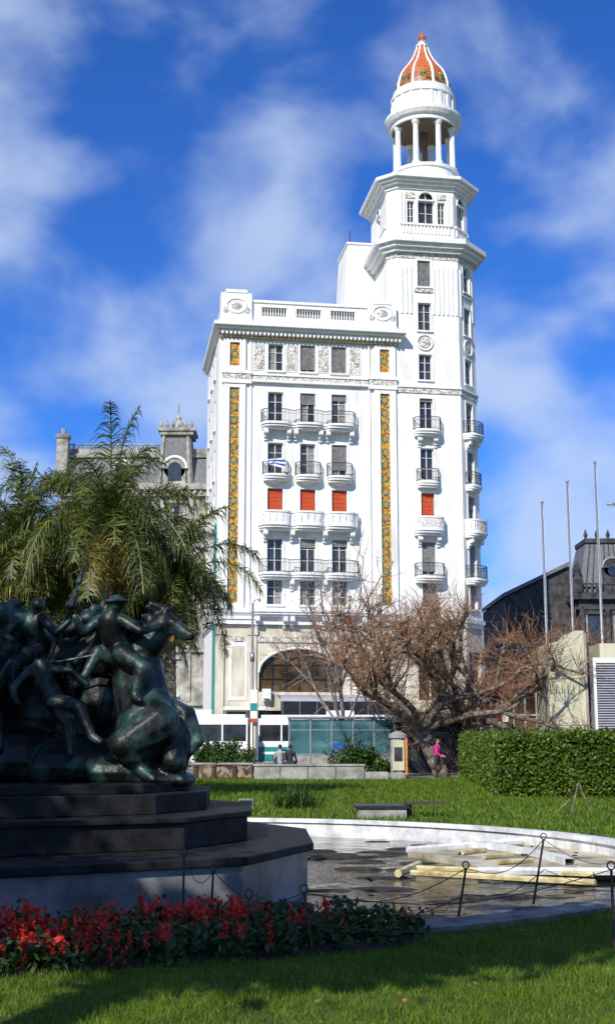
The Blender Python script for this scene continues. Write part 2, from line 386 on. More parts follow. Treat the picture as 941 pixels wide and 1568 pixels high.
balcony(mt,mr,2.45,11.1,[],1,.95,0,10.75,'x'); 
for s in(2.9,4.9,5.4,7.7,8.2,10.6): corbel(mt,s,10.3,.8)
balcony(mt,mr,3.1,10.15,wc,1.0,.7,.4,24.5,'iron')
for s in(5.15,5.65,7.5,8.05,3.45,9.8): corbel(mt,s,24.05,.65)
for s in wc:
    balcony(mt,mr,s-.95,s+.95,[s],.95,.35,.55,20.65,'iron')
    mt.lathe(s,-.05,[(.15,19.95),(.5,20.2)],12,'trim')
balcony(mt,mr,2.95,10.3,wc,1.05,.7,.45,17.0,'solid')
for s in(3.45,5.4,7.8,9.8): corbel(mt,s,16.55,.7)
balcony(mt,mr,3.0,10.3,wc,1.05,.6,.4,13.45,'iron')
for s in(5.4,7.8): corbel(mt,s,13.0,.5)
# flag on balcony
mr.tube((3.8,-.85,20.9),(4.1,-1.5,22.2),.02,.02,5,'galv')
for i,k in enumerate(['white','flagblue','white','flagblue','white']):
    mr.add([(3.35+.08*i,-1.0,21.1-.05*i+.5),(4.75,-1.25,21.75-.17*i),(4.75,-1.22,21.6-.17*i),(3.35+.08*i,-.97,20.95-.05*i+.5)],[(0,1,2,3)],k)
# penthouse stair block
m2=[(9.9,31.3),(13.3,31.3),(13.3,41.0),(10.65,41.0),(10.55,39.5),(10.4,36.5),(10.2,35.0),(9.9,34.2)]
mw.xprism(m2,5.0,9.0,'stucco'); mt.box(10.55,13.35,4.9,9.1,41.0,41.15,'trim')
mt.tube((10.9,5.3,41.1),(10.9,5.3,42.3),.04,.03,5,'iron')
mt.box(11.5,12.0,4.9,5.0,33.0,35.0,'shutter'); mt.tube((3.0,3,31.9),(3.0,3,35.2),.03,.02,5,'iron'); 
for z in(34.4,34.7,35.0): mt.tube((2.6,3,z),(3.4,3,z),.015,.015,4,'iron')

# tower
TP=[(13.5,0),(18.3,0),(20.1,1.8),(20.1,6.5),(18.3,8.3),(13.5,8.3),(12.85,7.6),(12.85,.65)]
def offset(poly,d):
    n=len(poly);out=[]
    for i in range(n):
        a=Vector(poly[i-1]);b=Vector(poly[i]);c=Vector(poly[(i+1)%n])
        e1=(b-a).normalized();e2=(c-b).normalized(); n1=Vector((e1.y,-e1.x));n2=Vector((e2.y,-e2.x))
        bis=(n1+n2).normalized(); out.append(tuple(b+bis*(d/bis.dot(n1))))
    return out
trow=dict(rows); trow['A']=(28.4,30.4); trow['T2']=(32.3,34.5); trow['T1']=(35.8,37.9)
mtw=MB(); mtt=MB(); mtwin=MB()
TSH={'T1':.95,'E':.9,'F':.9,'B':.1}
for i in range(8):
    P,Q=TP[i],TP[(i+1)%8]; Fm,l=frame(P,Q); mtw.M=mtt.M=mtwin.M=mr.M=Fm
    o=[]; c=None
    if i==0: c=2.1
    if i==1: c=l/2
    if c:
        o=[(c-.5,c+.5,a,b) for a,b in trow.values()]
        g=[(c-.9,c+.9,4.5,8.0),(c-.9,c+.9,.3,3.7)]
        wall(mtw,0,l,0,9.9,g,'cream'); wall(mtw,0,l,9.9,38.05,o,'stucco')
        for q in g: mtwin.box(q[0]-.02,q[1]+.02,.3,.34,q[2]-.02,q[3]+.02,'glassB'); mtwin.box((q[0]+q[1])/2-.04,(q[0]+q[1])/2+.04,.2,.28,q[2],q[3],'frame')
        for k,(a,b) in trow.items():
            window(mtwin,c-.5,c+.5,a,b,'red' if (k=='D' and i==0) else 'g',TSH.get(k,0) if i==0 else random.choice([0,.4,.8]))
            surround(mtt,c-.5,c+.5,a,b)
            if k in('A','F','T1','T2'): sill(mtt,c-.5,c+.5,a)
        h=1.05
        balcony(mtt,mr,c-h,c+h,[c],h,.4,.6,24.4,'iron'); corbel(mtt,c-.6,23.95,.5); corbel(mtt,c+.6,23.95,.5)
        balcony(mtt,mr,c-.85,c+.85,[c],.85,.35,.4,20.5,'iron')
        balcony(mtt,mr,c-1.15,c+1.15,[c],1.15,.4,.65,16.9,'solid'); corbel(mtt,c-.7,16.45,.55); corbel(mtt,c+.7,16.45,.55)
        balcony(mtt,mr,c-1.1,c+1.1,[c],1.1,.4,.6,13.4,'iron')
        ring_=[(c+.6*math.cos(t*math.pi/12),-.05,31.35+.6*math.sin(t*math.pi/12)) for t in range(25)]
        mtt.path(ring_,.07,6,'trim'); mtt.ell((c,0,31.35),(.48,.1,.48),'carved')
        x=.25
        while x<l-.2:
            if abs(x+.1-c)>.75: mtt.box(x,x+.17,-.08,.03,33.6,37.4,'trim')
            x+=.36
        mtt.box(c-.75,c+.75,-.1,.03,35.35,35.6,'carved')
    else:
        wall(mtw,0,l,0,38.05,[],'stucco')
for X in(mtw,mtt,mtwin,mr): X.M=Matrix.Identity(4)
mtw.prism(offset(TP,-.45),0,38.5,'stucco')
mtt.prism(offset(TP,.05),38.05,38.5,'carved'); 
for z0,z1,o in((38.5,38.8,.35),(38.8,39.1,.65),(39.1,39.5,.95)): mtt.prism(offset(TP,o),z0,z1,'trim')
mtt.prism(offset(TP,.1),9.75,10.1,'trim'); mtt.prism(offset(TP,.22),10.1,10.4,'trim')
mtt.prism(offset(TP,.08),27.35,27.75,'carved'); mtt.prism(offset(TP,.16),27.75,27.9,'trim')
T2=[(13.75,.4),(18.2,.4),(19.7,1.9),(19.7,6.2),(18.2,7.7),(13.75,7.7),(13.0,6.95),(13.0,1.15)]
mtt.prism(offset(T2,.25),39.5,39.85,'trim')
for i in range(8):
    P,Q=T2[i],T2[(i+1)%8]; Fm,l=frame(P,Q); mtw.M=mtt.M=mtwin.M=Fm; o=[]
    c=l/2
    if i==0: o=[(c-.62,c+.62,41.1,43.75),(c-1.5,c-.95,41.1,42.95),(c+.95,c+1.5,41.1,42.95)]
    elif l>1.6: o=[(c-.55,c+.55,41.1,43.75)]
    wall(mtw,0,l,39.85,44.2,o,'stucco')
    for q in o:
        window(mtwin,*q)
    if o:
        a,b=o[0][0],o[0][1]; r=(b-a)/2; prev=None
        for k in range(13):
            t=math.pi*k/12; p=(c-r*math.cos(t),43.1+.65*math.sin(t))
            if prev:
                mtw.add([(prev[0],0.001,prev[1]),(p[0],.001,p[1]),(p[0],.001,43.76),(prev[0],.001,43.76)],[(0,1,2,3)],'stucco')
                mtt.tube((prev[0],-.02,prev[1]),(p[0],-.02,p[1]),.07,.07,6,'trim')
            prev=p
        mtt.box(a-.05,b+.05,-.12,.1,42.98,43.08,'trim')
        mtt.box(.15,l-.15,-.16,.03,40.95,41.09,'trim')
        x=.3
        while x<l-.3: mtt.box(x,x+.14,-.1,.03,40.3,40.95,'trim'); x+=.28
        if i==0:
            for x in(.08,c-1.9,c-.86,c+.7,c+1.62,l-.3): mtt.box(x,x+.2,-.1,.03,41.1,43.6,'trim')
            mtt.box(c-1.6,c-.8,-.07,.03,43.15,43.62,'carved'); mtt.box(c+.8,c+1.6,-.07,.03,43.15,43.62,'carved')
for X in(mtw,mtt,mtwin): X.M=Matrix.Identity(4)
mtw.prism(offset(T2,-.4),39.5,44.2,'stucco')
for z0,z1,o in((43.9,44.2,.12),(44.2,44.4,.4),(44.4,44.6,.65),(44.6,44.85,.9)): mtt.prism(offset(T2,o),z0,z1,'trim')
LC=(16.6,3.1)
ml=MB()
ml.lathe(*LC,[(2.95,44.85),(2.95,45.2),(2.7,45.25),(2.7,46.0),(2.82,46.05),(2.82,46.3),(2.0,46.32)],40,'trim')
for i in range(8):
    t=R(15+45*i); x,y=LC[0]+2.35*math.cos(t),LC[1]+2.35*math.sin(t)
    ml.lathe(x,y,[(.34,46.3),(.34,46.6),(.24,46.65),(.21,49.75),(.26,49.8),(.34,50.0),(.34,50.15)],12,'trim')
ml.lathe(*LC,[(.32,46.3),(.32,50.1)],12,'brown')
ml.lathe(*LC,[(2.0,50.1),(2.72,50.12),(2.72,50.45),(2.95,50.55),(3.12,50.85),(3.12,51.1),(2.6,51.3),(2.55,51.35),(2.55,52.6),(2.66,52.65),(2.66,52.85),(2.45,53.0),(2.45,53.4),(2.2,53.5)],40,'trim')
ml.lathe(*LC,[(2.55,50.05),(2.55,50.09)],24,'brown')
for i in range(20):
    t=2*math.pi*i/20; x,y=LC[0]+2.55*math.cos(t),LC[1]+2.55*math.sin(t)
    ml.M=Matrix.Translation((x,y,0))@Matrix.Rotation(t,4,'Z'); ml.box(-.06,.07,-.12,.12,51.4,52.6,'trim'); ml.M=Matrix.Identity(4)
DP=[(2.12,53.45),(2.1,54.0),(2.0,54.5),(1.84,55.0),(1.6,55.45),(1.25,55.9),(.92,56.4),(.68,56.9),(.5,57.4),(.4,57.7)]
def seg(p,k): ml.lathe(*LC,p,40,k)
seg(DP[:3],'domemosaic'); seg(DP[2:],'terracotta')
for i in range(8):
    t=R(45*i+9)
    pts=[(LC[0]+(r+.02)*math.cos(t),LC[1]+(r+.02)*math.sin(t),z) for r,z in DP]
    for a,b,q in zip(pts[:-1],pts[1:],range(20)): ml.tube(a,b,.13-.006*q,.13-.006*(q+1),6,'trim')
    t=R(45*i+9+22.5); ml.ell((LC[0]+1.95*math.cos(t),LC[1]+1.95*math.sin(t),54.3),(.26,.26,.38),'gold'); ml.ell((LC[0]+2.0*math.cos(t),LC[1]+2.0*math.sin(t),54.3),(.26,.26,.2),'teal')
ml.lathe(*LC,[(.5,57.7),(.52,57.85),(.3,57.9),(.3,58.15),(.4,58.2),(.25,58.3)],16,'trim')
ml.lathe(*LC,[(.15,58.3),(.3,58.4),(.33,58.6),(.2,58.8),(.05,59.1)],12,'terracotta')
mw.obj('walls',B); mt.obj('mouldings',B); mwin.obj('windows',B); mr.obj('balcony_railings',B)
mtw.obj('tower_walls',B); mtt.obj('tower_mouldings',B); mtwin.obj('tower_windows',B); o=ml.obj('lantern_and_dome',B)
ma=MB()
for i in range(10):
    t0,t1=R(9*i),R(9*(i+1))
    ma.add([(4.4,-2.0+2*(1-math.cos(t0)),4.3+.5*math.sin(t0)),(13.2,-2.0+2*(1-math.cos(t0)),4.3+.5*math.sin(t0)),(13.2,-2.0+2*(1-math.cos(t1)),4.3+.5*math.sin(t1)),(4.4,-2.0+2*(1-math.cos(t1)),4.3+.5*math.sin(t1))],[(0,1,2,3)],'louver')
ma.box(4.4,13.2,-2.03,-2.0,3.0,4.3,'darkmetal'); ma.box(4.4,13.2,-1.9,-.25,3.0,3.06,'darkmetal')
for s in np.arange(4.5,13.2,1.2): ma.box(s,s+.05,-2.06,-2.031,3.05,4.3,'galv'); ma.tube((s,-1.95,.13),(s,-1.95,3.0),.04,.04,6,'galv')
ma.box(.6,3.4,-1.4,-.25,3.7,3.95,'white'); ma.box(3.5,4.3,-1.4,-.25,3.2,3.4,'darkmetal')
ma.box(13.6,18.0,-1.6,-.25,3.6,3.8,'concrete')
ma.box(-.12,-.004,.02,1.4,0,17,'tealp')
ma.box(3.3,3.9,-.5,-.28,4.4,5.2,'white'); ma.lathe(3.6,-.45,[(.01,4.5),(.24,4.5),(.24,4.52)],12,'iron')
ma.obj('awnings',B)

# ---------------------------------------------------------------- old building left
O=group('mansard_building',(0,0,0)); a=MB(); aw=MB()
a.M=aw.M=Matrix.Translation((-20.2,99,0))
ops=[]
for z in(1,5.2,9.4,13.6,17.8):
    for s in(1.2,3.9,6.6,9.3): ops.append((s-.55,s+.55,z,z+2.6))
wall(a,0,12,0,21.6,ops,'oldwall')
for q in ops:
    window(aw,*q,'g',random.choice([0,.5,0])); a.box(q[0]-.25,q[1]+.25,-.2,.03,q[3]+.15,q[3]+.4,'oldwall'); a.box(q[0]-.2,q[1]+.2,-.3,.03,q[2]-.2,q[2]-.02,'trim')
for s in(0.05,2.4,5.1,7.8,10.6): a.box(s,s+.35,-.18,.03,4.6,21.1,'oldwall')
for z in(4.3,8.5,12.7,16.9): a.box(-.1,12.05,-.25,.03,z,z+.25,'oldwall')
a.box(0.003,.4,.01,11,0,21.6,'oldwall'); a.box(.4,12,.5,11,0,21.6,'oldwall')
a.box(-.4,12.2,-.6,.1,21.6,22.1,'oldwall'); a.box(-.3,12.1,-.35,.1,21.12,21.55,'oldwall')
for s in np.arange(0,12,.5): a.box(s,s+.2,-.5,-.35,21.3,21.59,'oldwall')
a.add([(0,0,22.1),(12,0,22.1),(12,1.4,25.0),(0.5,1.4,25.0),(0,11,22.1),(.5,10,25),(12,10,25),(12,11,22.1)],[(0,1,2,3),(0,3,5,4),(3,2,6,5),(4,5,6,7),(1,7,6,2)],'slate')
a.box(.3,12,1.1,1.5,24.9,25.35,'oldwall'); a.box(.3,12,1.0,1.4,24.6,24.88,'oldwall')
for s in np.arange(.5,8,.35): a.lathe(s,1.3,[(.05,25.35),(.09,25.5),(.05,25.7)],5,'oldwall')
a.box(.3,8,1.2,1.4,25.7,25.8,'oldwall')
a.box(-.3,.6,-.1,.8,22.1,26.0,'oldwall'); a.box(-.4,.7,-.2,.9,26.0,26.3,'oldwall'); a.box(0,.3,.1,.5,26.3,26.8,'oldwall')
for s in(5.2,9.4):
    big=s>9; h=.9 if big else .6
    a.box(s-h,s+h,-.2,1.2,22.1,23.4,'oldwall'); a.tube((s,-.2,23.4),(s,1.2,23.4),h,h,16,'oldwall')
    aw.tube((s,-.28,23.35),(s,-.2,23.35),h*.62,h*.62,16,'glass'); aw.box(s-h*.6,s+h*.6,-.27,-.2,22.4,23.35,'glass')
    a.path([(s+(h+.08)*math.cos(R(t)),-.25,23.4+(h+.08)*math.sin(R(t))) for t in range(0,181,15)],.12,6,'trim')
a.prism([(8.0,-.1),(10.9,-.1),(10.9,2.8),(8.0,2.8)],22.1,26.3,'slate',top=[(8.35,.3),(10.6,.3),(10.6,2.5),(8.35,2.5)])
for x in(8.15,10.6): a.tube((x,-.12,22.2),(x+(.28 if x<9 else -.22),.25,26.3),.16,.14,8,'oldwall')
a.box(8.1,10.85,.0,2.7,26.3,26.6,'oldwall'); a.box(7.95,11.0,-.15,2.85,26.6,26.85,'oldwall')
for s in(8.2,8.7,9.2,9.7,10.2,10.7): a.lathe(s,0,[(.1,26.85),(.18,27.1),(.08,27.3),(.02,27.55)],8,'oldwall')
a.lathe(9.5,1.2,[(.9,26.85),(.5,27.2),(.45,27.5),(.2,27.8),(.25,28.0),(.06,28.3),(.04,29.3)],12,'oldwall')
a.obj('walls_and_roof',O); aw.obj('windows',O)
O2=group('cream_building',(0,0,0)); a=MB(); aw=MB(); a.M=aw.M=Matrix.Translation((-42,101,0)); ops=[]
for z in(1,4.6,8.2,11.8,15.2):
    for s in range(2,21,3): ops.append((s-.6,s+.6,z,z+2.1))
wall(a,0,21.5,0,18.2,ops,'cream')
for q in ops: window(aw,*q,'g',random.choice([0,.5,.8]))
a.box(0,21.5,.5,12,0,18.2,'cream'); a.box(-.3,21.6,-.4,.5,18.2,18.7,'trim'); a.obj('walls',O2); aw.obj('windows',O2)
O3=group('dark_office_building'); a=MB()
a.M=Matrix.Translation((17.8,112,0))
a.xprism([(0,0),(6.0,0),(6.0,17.2),(0,14.3)],0,14,'darkstone'); 
a.xprism([(-.2,14.3),(6.0,17.25),(6.0,17.6),(-.2,14.65)],-.4,14,'slate')
for z in(3,6,9):
    for s in(1,2.6,4.2): a.box(s,s+.9,-.06,.05,z,z+1.6,'glass')
a.obj('block',O3)
O4=group('domed_theatre_building'); a=MB(); a.M=Matrix.Translation((23.9,109,0))
a.box(0,14,0,14,0,13.8,'darkstone'); a.box(-.5,14.5,-.5,14,13.8,14.4,'darkstone'); a.box(-.3,14.3,-.3,14,12.9,13.2,'darkstone')
for z in(2,6,10):
    for s in(1.2,3.6,6.0,8.4): a.box(s-.5,s+.5,-.06,.1,z,z+2.4,'glass'); a.box(s-.8,s+.8,-.3,.1,z+2.5,z+2.8,'darkstone'); a.box(s-.7,s-.55,-.2,.1,z,z+2.5,'concrete'); a.box(s+.55,s+.7,-.2,.1,z,z+2.5,'concrete')
for s in(.2,2.4,4.8,7.2): a.tube((s,-.25,1),(s,-.25,12.9),.25,.22,10,'darkstone')
for s in np.arange(.2,9,.45): a.lathe(s,-.3,[(.07,14.4),(.12,14.7),(.06,15.1)],6,'darkstone')
a.box(-.4,9,-.4,-.2,15.1,15.25,'darkstone')
a.prism([(0,0),(6,0),(6,6),(0,6)],14.4,19.0,'slate',top=[(1.0,1.0),(5,1.0),(5,5),(1.0,5)])
for x in np.arange(.6,5.6,.6): a.tube((x,-.02+.0,14.5),(1+(x/6)*4,.98,19.0),.05,.05,5,'darkstone')
a.box(.9,5.1,.8,5.1,19.0,19.4,'darkstone'); 
for s in(1,2,3,4,5): a.lathe(s,.9,[(.1,19.4),(.2,19.7),(.04,20.2)],8,'darkstone')
a.box(2.2,3.8,-.3,1.5,14.4,16.6,'darkstone'); a.tube((3,-.3,16.6),(3,1.5,16.6),.8,.8,14,'darkstone'); a.tube((3,-.38,16.3),(3,-.3,16.3),.45,.45,12,'glass')
a.path([(3+.9*math.cos(R(t)),-.35,16.6+.9*math.sin(R(t))) for t in range(0,181,15)],.1,6,'concrete')
for s in(-.1,6.1): a.lathe(s,-.1,[(.5,14.4),(.5,15.6),(.3,15.8),(.35,16.4),(.05,17.2)],10,'darkstone')
a.obj('walls_and_roof',O4)
O5=group('distant_buildings'); a=MB()
for x,y,wd,h in((-2,170,16,20),(16,190,14,13),(30,150,20,9),(45,140,20,16),(-60,140,16,22),(-80,120,18,18),(70,140,25,20)):
    a.box(x,x+wd,y,y+14,0,h,'oldwall')
    for z in np.arange(2,h-2,3.2):
        for s in np.arange(1.2,wd-1.2,2.4): a.box(x+s,x+s+1.1,y-.05,y+.05,z,z+1.6,'glass')
a.obj('blocks',O5)
# ---------------------------------------------------------------- right mid structures
M['paleY']=mat('pale_cream_panel',(.50,.48,.31),.7,.1,2,c2=(.60,.58,.41),stretch=(1,1,.3))
M['maroon']=mat('maroon_roof',(.16,.05,.045),.6,.2,3)
g=group('ventilation_shaft'); a=MB()
a.xprism([(11.5,0),(13.3,0),(13.3,6.9),(12.9,6.9),(12.5,6.45),(11.6,6.3)],60,63,'paleY'); a.obj('shaft_block',g)
a=MB()
for i in range(6): a.box(11.6+.28*i,11.62+.28*i,59.96,60,3.9,4.3,'iron')
a.box(11.5,13.3,59.97,60,4.6,4.63,'concrete'); a.box(11.5,13.3,59.97,60,2.4,2.43,'concrete')
a.xprism([(13.3,0),(13.4,0),(13.4,6.7),(13.3,6.9)],59.9,63.1,'concrete'); a.obj('edge_trim',g)
g=group('louvered_enclosure'); a=MB()
a.box(13.6,18.5,59.2,63,0,5.4,'louver'); a.box(13.5,18.6,59.1,59.2,5.3,5.55,'white'); a.box(13.5,13.62,59.05,59.2,0,5.3,'white')
for i in range(44): 
    z=.15+i*.117; a.add([(13.63,59.19,z+.08),(18.5,59.19,z+.08),(18.5,59.08,z),(13.63,59.08,z)],[(0,1,2,3)],'louver')
a.box(14.1,18.6,60.2,62.6,5.55,6.3,'paleY'); a.obj('louvers',g)
g=group('glass_kiosk'); a=MB()
a.xprism([(9.0,3.9),(12.4,4.75),(12.4,5.0),(9.0,4.15)],63.6,68,'maroon')
a.box(9.3,12.3,64.1,67.5,0,1.0,'maroon'); a.box(9.3,12.3,64.15,67.5,1.0,3.9,'glassB')
for i in range(6): a.box(9.3+.58*i,9.38+.58*i,64.05,64.14,0,4.3,'concrete')
a.box(9.3,12.3,64.04,64.12,2.9,3.0,'concrete'); a.obj('kiosk_body',g)
a=MB(); a.box(9.5,10.1,63.3,63.4,2.6,3.1,'white'); a.box(9.5,9.8,63.29,63.3,2.6,3.1,'red'); a.box(11.6,12.3,63.2,63.25,2.6,3.0,'white'); a.tube((9.8,63.35,0),(9.8,63.35,3.1),.04,.04,6,'galv'); a.obj('notice_board',g)
for x,h in((14.4,16.0),(16.0,17.3),(17.75,18.5)):
    g=group('flagpole',(x,75,0)); a=MB(); a.lathe(0,0,[(.14,0),(.13,.3),(.10,.4),(.06,h)],8,'galv'); a.ell((0,0,h+.08),(.1,.1,.1),'galv'); a.tube((.09,0,.5),(.07,0,h-.3),.01,.01,4,'white'); a.lathe(0,0,[(.3,0),(.3,.2)],8,'concrete'); a.obj('pole',g,True)
def lamp(x,y,h,arm):
    g=group('street_lamp',(x,y,0)); a=MB()
    a.lathe(0,0,[(.16,0),(.15,.8),(.09,.9),(.06,h)],10,'galv')
    a.path([(0,0,h-.1),(arm*.3,0,h+.15),(arm,0,h+.2)],.035,6,'galv'); a.ell((arm*1.2,0,h+.17),(abs(arm)*.28,.14,.09),'galv')
    a.ell((arm*1.2,0,h+.1),(abs(arm)*.2,.1,.05),'white'); a.box(-.12,.12,-.1,.1,h-3.2,h-2.7,'galv'); a.obj('post',g,True)
lamp(-3.0,68,9.1,.3)
lamp(19.4,72,15.2,-1.2)

# ---------------------------------------------------------------- street
def bus(x,y,L_,top,low,name='city_bus'):
    g=group(name,(x,y,0)); a=MB(); H=3.1; W=2.5
    a.box(0,L_,0,W,.35,1.25,low); a.box(.02,L_-.02,.02,W-.02,1.25,1.6,top); a.box(.04,L_-.04,.06,W-.06,1.6,2.6,'glass'); a.box(.02,L_-.02,.02,W-.02,2.6,H-.1,top)
    a.prism([(.2,.15),(L_-.2,.15),(L_-.2,W-.15),(.2,W-.15)],H-.1,H+.12,top); a.box(L_*.5,L_*.7,.5,W-.5,H+.12,H+.4,top)
    n=int(L_/1.3)
    for i in range(n+1): s=.02+(L_-.14)*i/n; a.box(s,s+.1,-.004,.05,1.6,2.6,top); a.box(s,s+.1,W-.05,W+.004,1.6,2.6,top)
    a.box(L_*.25,L_*.25+1.2,-.012,.0,.5,2.5,'glassT'); a.box(L_-.05,L_+.01,.3,W-.3,1.3,2.5,'glass')
    a.box(L_-.01,L_+.02,.2,.6,.7,.9,'white'); a.box(L_-.01,L_+.02,W-.6,W-.2,.7,.9,'white'); a.box(L_-.02,L_+.015,.4,W-.4,2.65,2.9,'orange')
    a.box(.3,L_-.3,-.006,.0,.8,.95,'tealp' if low=='white' else 'white')
    a.obj('body',g,False,.05); a=MB()
    for s in(L_*.18,L_*.8):
        for yy in(0,W-.28):
            a.tube((s,yy-.02,.48),(s,yy+.3,.48),.48,.48,20,'rubber'); a.tube((s,yy-.03,.48),(s,yy+.31,.48),.24,.24,14,'galv'); 
            a.path([(s+.6*math.cos(R(t)),yy if yy==0 else W,.48+.6*math.sin(R(t))) for t in range(0,181,20)],.04,6,'iron')
    a.tube((L_+.05,-.1,2.3),(L_+.3,-.25,2.1),.02,.02,5,'iron'); a.box(L_+.25,L_+.33,-.35,-.15,1.8,2.2,'iron'); a.obj('wheels_and_mirrors',g)
bus(-11.2,76.5,7.6,'white','white')
bus(-3.1,78.6,8.6,'white','tealp')
g=group('bus_shelter',(0,0,0)); a=MB()
x0,x1,y0,y1=-1.0,4.8,69,71.4
a.box(x0-.1,x1+.1,y0-.2,y1+.2,2.85,2.95,'galv')
for i in range(6):
    s=x0+(x1-x0)*i/5
    for yy in(y0,y1): a.box(s-.05,s+.05,yy-.05,yy+.05,0,2.85,'galv')
for i in range(5):
    s=x0+(x1-x0)*i/5+.05; e=x0+(x1-x0)*(i+1)/5-.05; a.box(s,e,y0-.01,y0+.01,.95,2.8,'glassT'); a.box(s,e,y1-.01,y1+.01,.3,2.8,'glassT')
    a.box(s,e,y0-.03,y0+.03,.88,.95,'galv'); a.box(s,e,y0-.012,y0+.012,.2,.86,'concrete'); a.box(s,e,y0-.03,y0+.03,2.2,2.26,'galv')
a.box(1.4,3.0,y0-.06,y0-.02,1.0,1.5,'flagblue')
a.box(x0+.4,x1-.4,y1-.7,y1-.3,.42,.5,'rust'); a.obj('shelter_frame',g)
for px,py,h in((-7.2,83.6,3.0),(-9.0,83.6,3.1),(-5.6,83.8,2.9)):
    g=group('patio_umbrella',(px,py+2.2,.13)); a=MB(); a.tube((0,0,0),(0,0,h),.03,.03,6,'galv')
    a.prism([(1.3*math.cos(R(45*i)),1.3*math.sin(R(45*i))) for i in range(8)],h-.5,h,'white',top=[(.05*math.cos(R(45*i)),.05*math.sin(R(45*i))) for i in range(8)])
    a.lathe(0,0,[(.25,0),(.25,.1)],10,'concrete'); a.obj('canopy',g)
g=group('advertising_column',(4.0,55.9,0)); a=MB(); a.lathe(0,0,[(.42,0),(.42,.25),(.34,.3),(.34,1.75),(.42,1.8),(.42,1.95),(.1,2.1)],20,'concrete'); 
a.box(-.26,.24,-.4,-.35,.4,1.7,'paleY'); a.box(.28,.38,-.4,-.35,.2,1.8,'orange'); a.box(-.2,.16,-.42,-.4,.8,1.4,'darkstone'); a.obj('column',g)
g=group('market_stall',(5.3,66,0)); a=MB(); a.box(-.6,3.2,0,2,0,2.6,'darkmetal'); a.box(-.8,3.4,-.8,2,2.6,2.75,'iron'); a.box(.1,.4,-.03,0,.6,1.6,'darkstone'); a.box(1.2,2.8,-.03,.0,1.0,2.1,'glass'); a.obj('stall',g)
g=group('feather_banner',(-2.6,66,0)); a=MB(); a.tube((0,0,0),(0,0,4.4),.03,.02,6,'galv'); a.box(-.4,-.04,-.01,.01,2.6,4.3,'white'); a.box(-.4,-.04,-.02,-.011,3.2,3.6,'tealp'); a.box(-.4,-.04,-.02,-.011,2.6,2.8,'red'); a.obj('pole_and_cloth',g)
g=group('planter_wall'); a=MB(); a.box(-2.3,2.45,55,55.5,0,.6,'concrete'); a.box(-2.35,2.5,54.95,55.55,.6,.68,'concrete'); a.box(2.45,3.5,55.1,55.4,0,.35,'concrete')
for s in(-1.2,0,1.2): a.box(s,s+.03,54.98,55,.02,.6,'rust')
a.obj('wall_body',g)
M['brick']=mat('brick_stone',(.13,.06,.045),.9,.5,5,.6,9,c2=(.32,.24,.17),tex='VCOL',lo=.2,hi=.8)
g=group('stone_planter'); a=MB(); a.box(-5.2,-2.5,57,58.5,0,.62,'brick'); a.box(-5.25,-2.45,56.95,58.55,.62,.7,'concrete'); a.obj('planter_box',g)
for s in(-4.9,-4.1,-3.2):
    g=group('bollard',(s,55.8,0)); a=MB(); a.lathe(0,0,[(.14,0),(.12,.1),(.1,.5),(.13,.55),(.05,.65)],10,'rust'); a.obj('post',g)

# ---------------------------------------------------------------- vegetation
M['bark']=mat('grey_bark',(.10,.075,.055),.95,.4,6,.6,20,c2=(.28,.22,.16))
M['twig']=mat('red_brown_twigs',(.11,.045,.02),.9,.3,4,c2=(.38,.21,.11))
M['pale']=mat('pale_twigs',(.14,.11,.09),.9,.2,4,c2=(.34,.28,.23))
M['palmleaf']=mat('palm_leaf',(.012,.032,.008),.45,.4,2,c2=(.17,.21,.03),island=True,trans=.25)
M['palmdry']=mat('dry_palm_leaf',(.18,.09,.015),.8,.3,2,c2=(.48,.30,.05),island=True,trans=.2)
M['leafG']=mat('green_leaf',(.018,.045,.01),.5,.4,3,c2=(.08,.15,.02),island=True,trans=.25)
M['hedge']=mat('hedge_leaf',(.018,.045,.005),.5,.4,2,c2=(.14,.22,.015),island=True,trans=.15)
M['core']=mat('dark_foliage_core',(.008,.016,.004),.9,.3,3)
def rv(s=1): return Vector((random.gauss(0,s),random.gauss(0,s),random.gauss(0,s)))
def limb(mb,p,d,L_,r,r1,k,segs=4,wob=.15,up=0,sides=6):
    pts=[p.copy()]; 
    for i in range(segs):
        d=(d+rv(wob)+Vector((0,0,up))).normalized(); q=p+d*(L_/segs)
        a=r+(r1-r)*i/segs; b=r+(r1-r)*(i+1)/segs
        mb.tube(p,q+d*min(b,.05),a,b,sides,k,sides>4); p=q; pts.append(p.copy())
    return p,d,pts
def twigs(mb,p,n,l,k,up=.5,r=.02,sub=2):
    for _ in range(n):
        d=(rv(.8)+Vector((0,0,up))).normalized()
        e,dd,pp=limb(mb,p,d,l*random.uniform(.5,1.15),r,r*.35,k,3,.16,.05,3)
        for _ in range(sub):
            q=random.choice(pp[1:]); limb(mb,q,(dd+rv(.5)).normalized(),l*random.uniform(.25,.5),r*.6,r*.3,k,2,.15,.03,3)
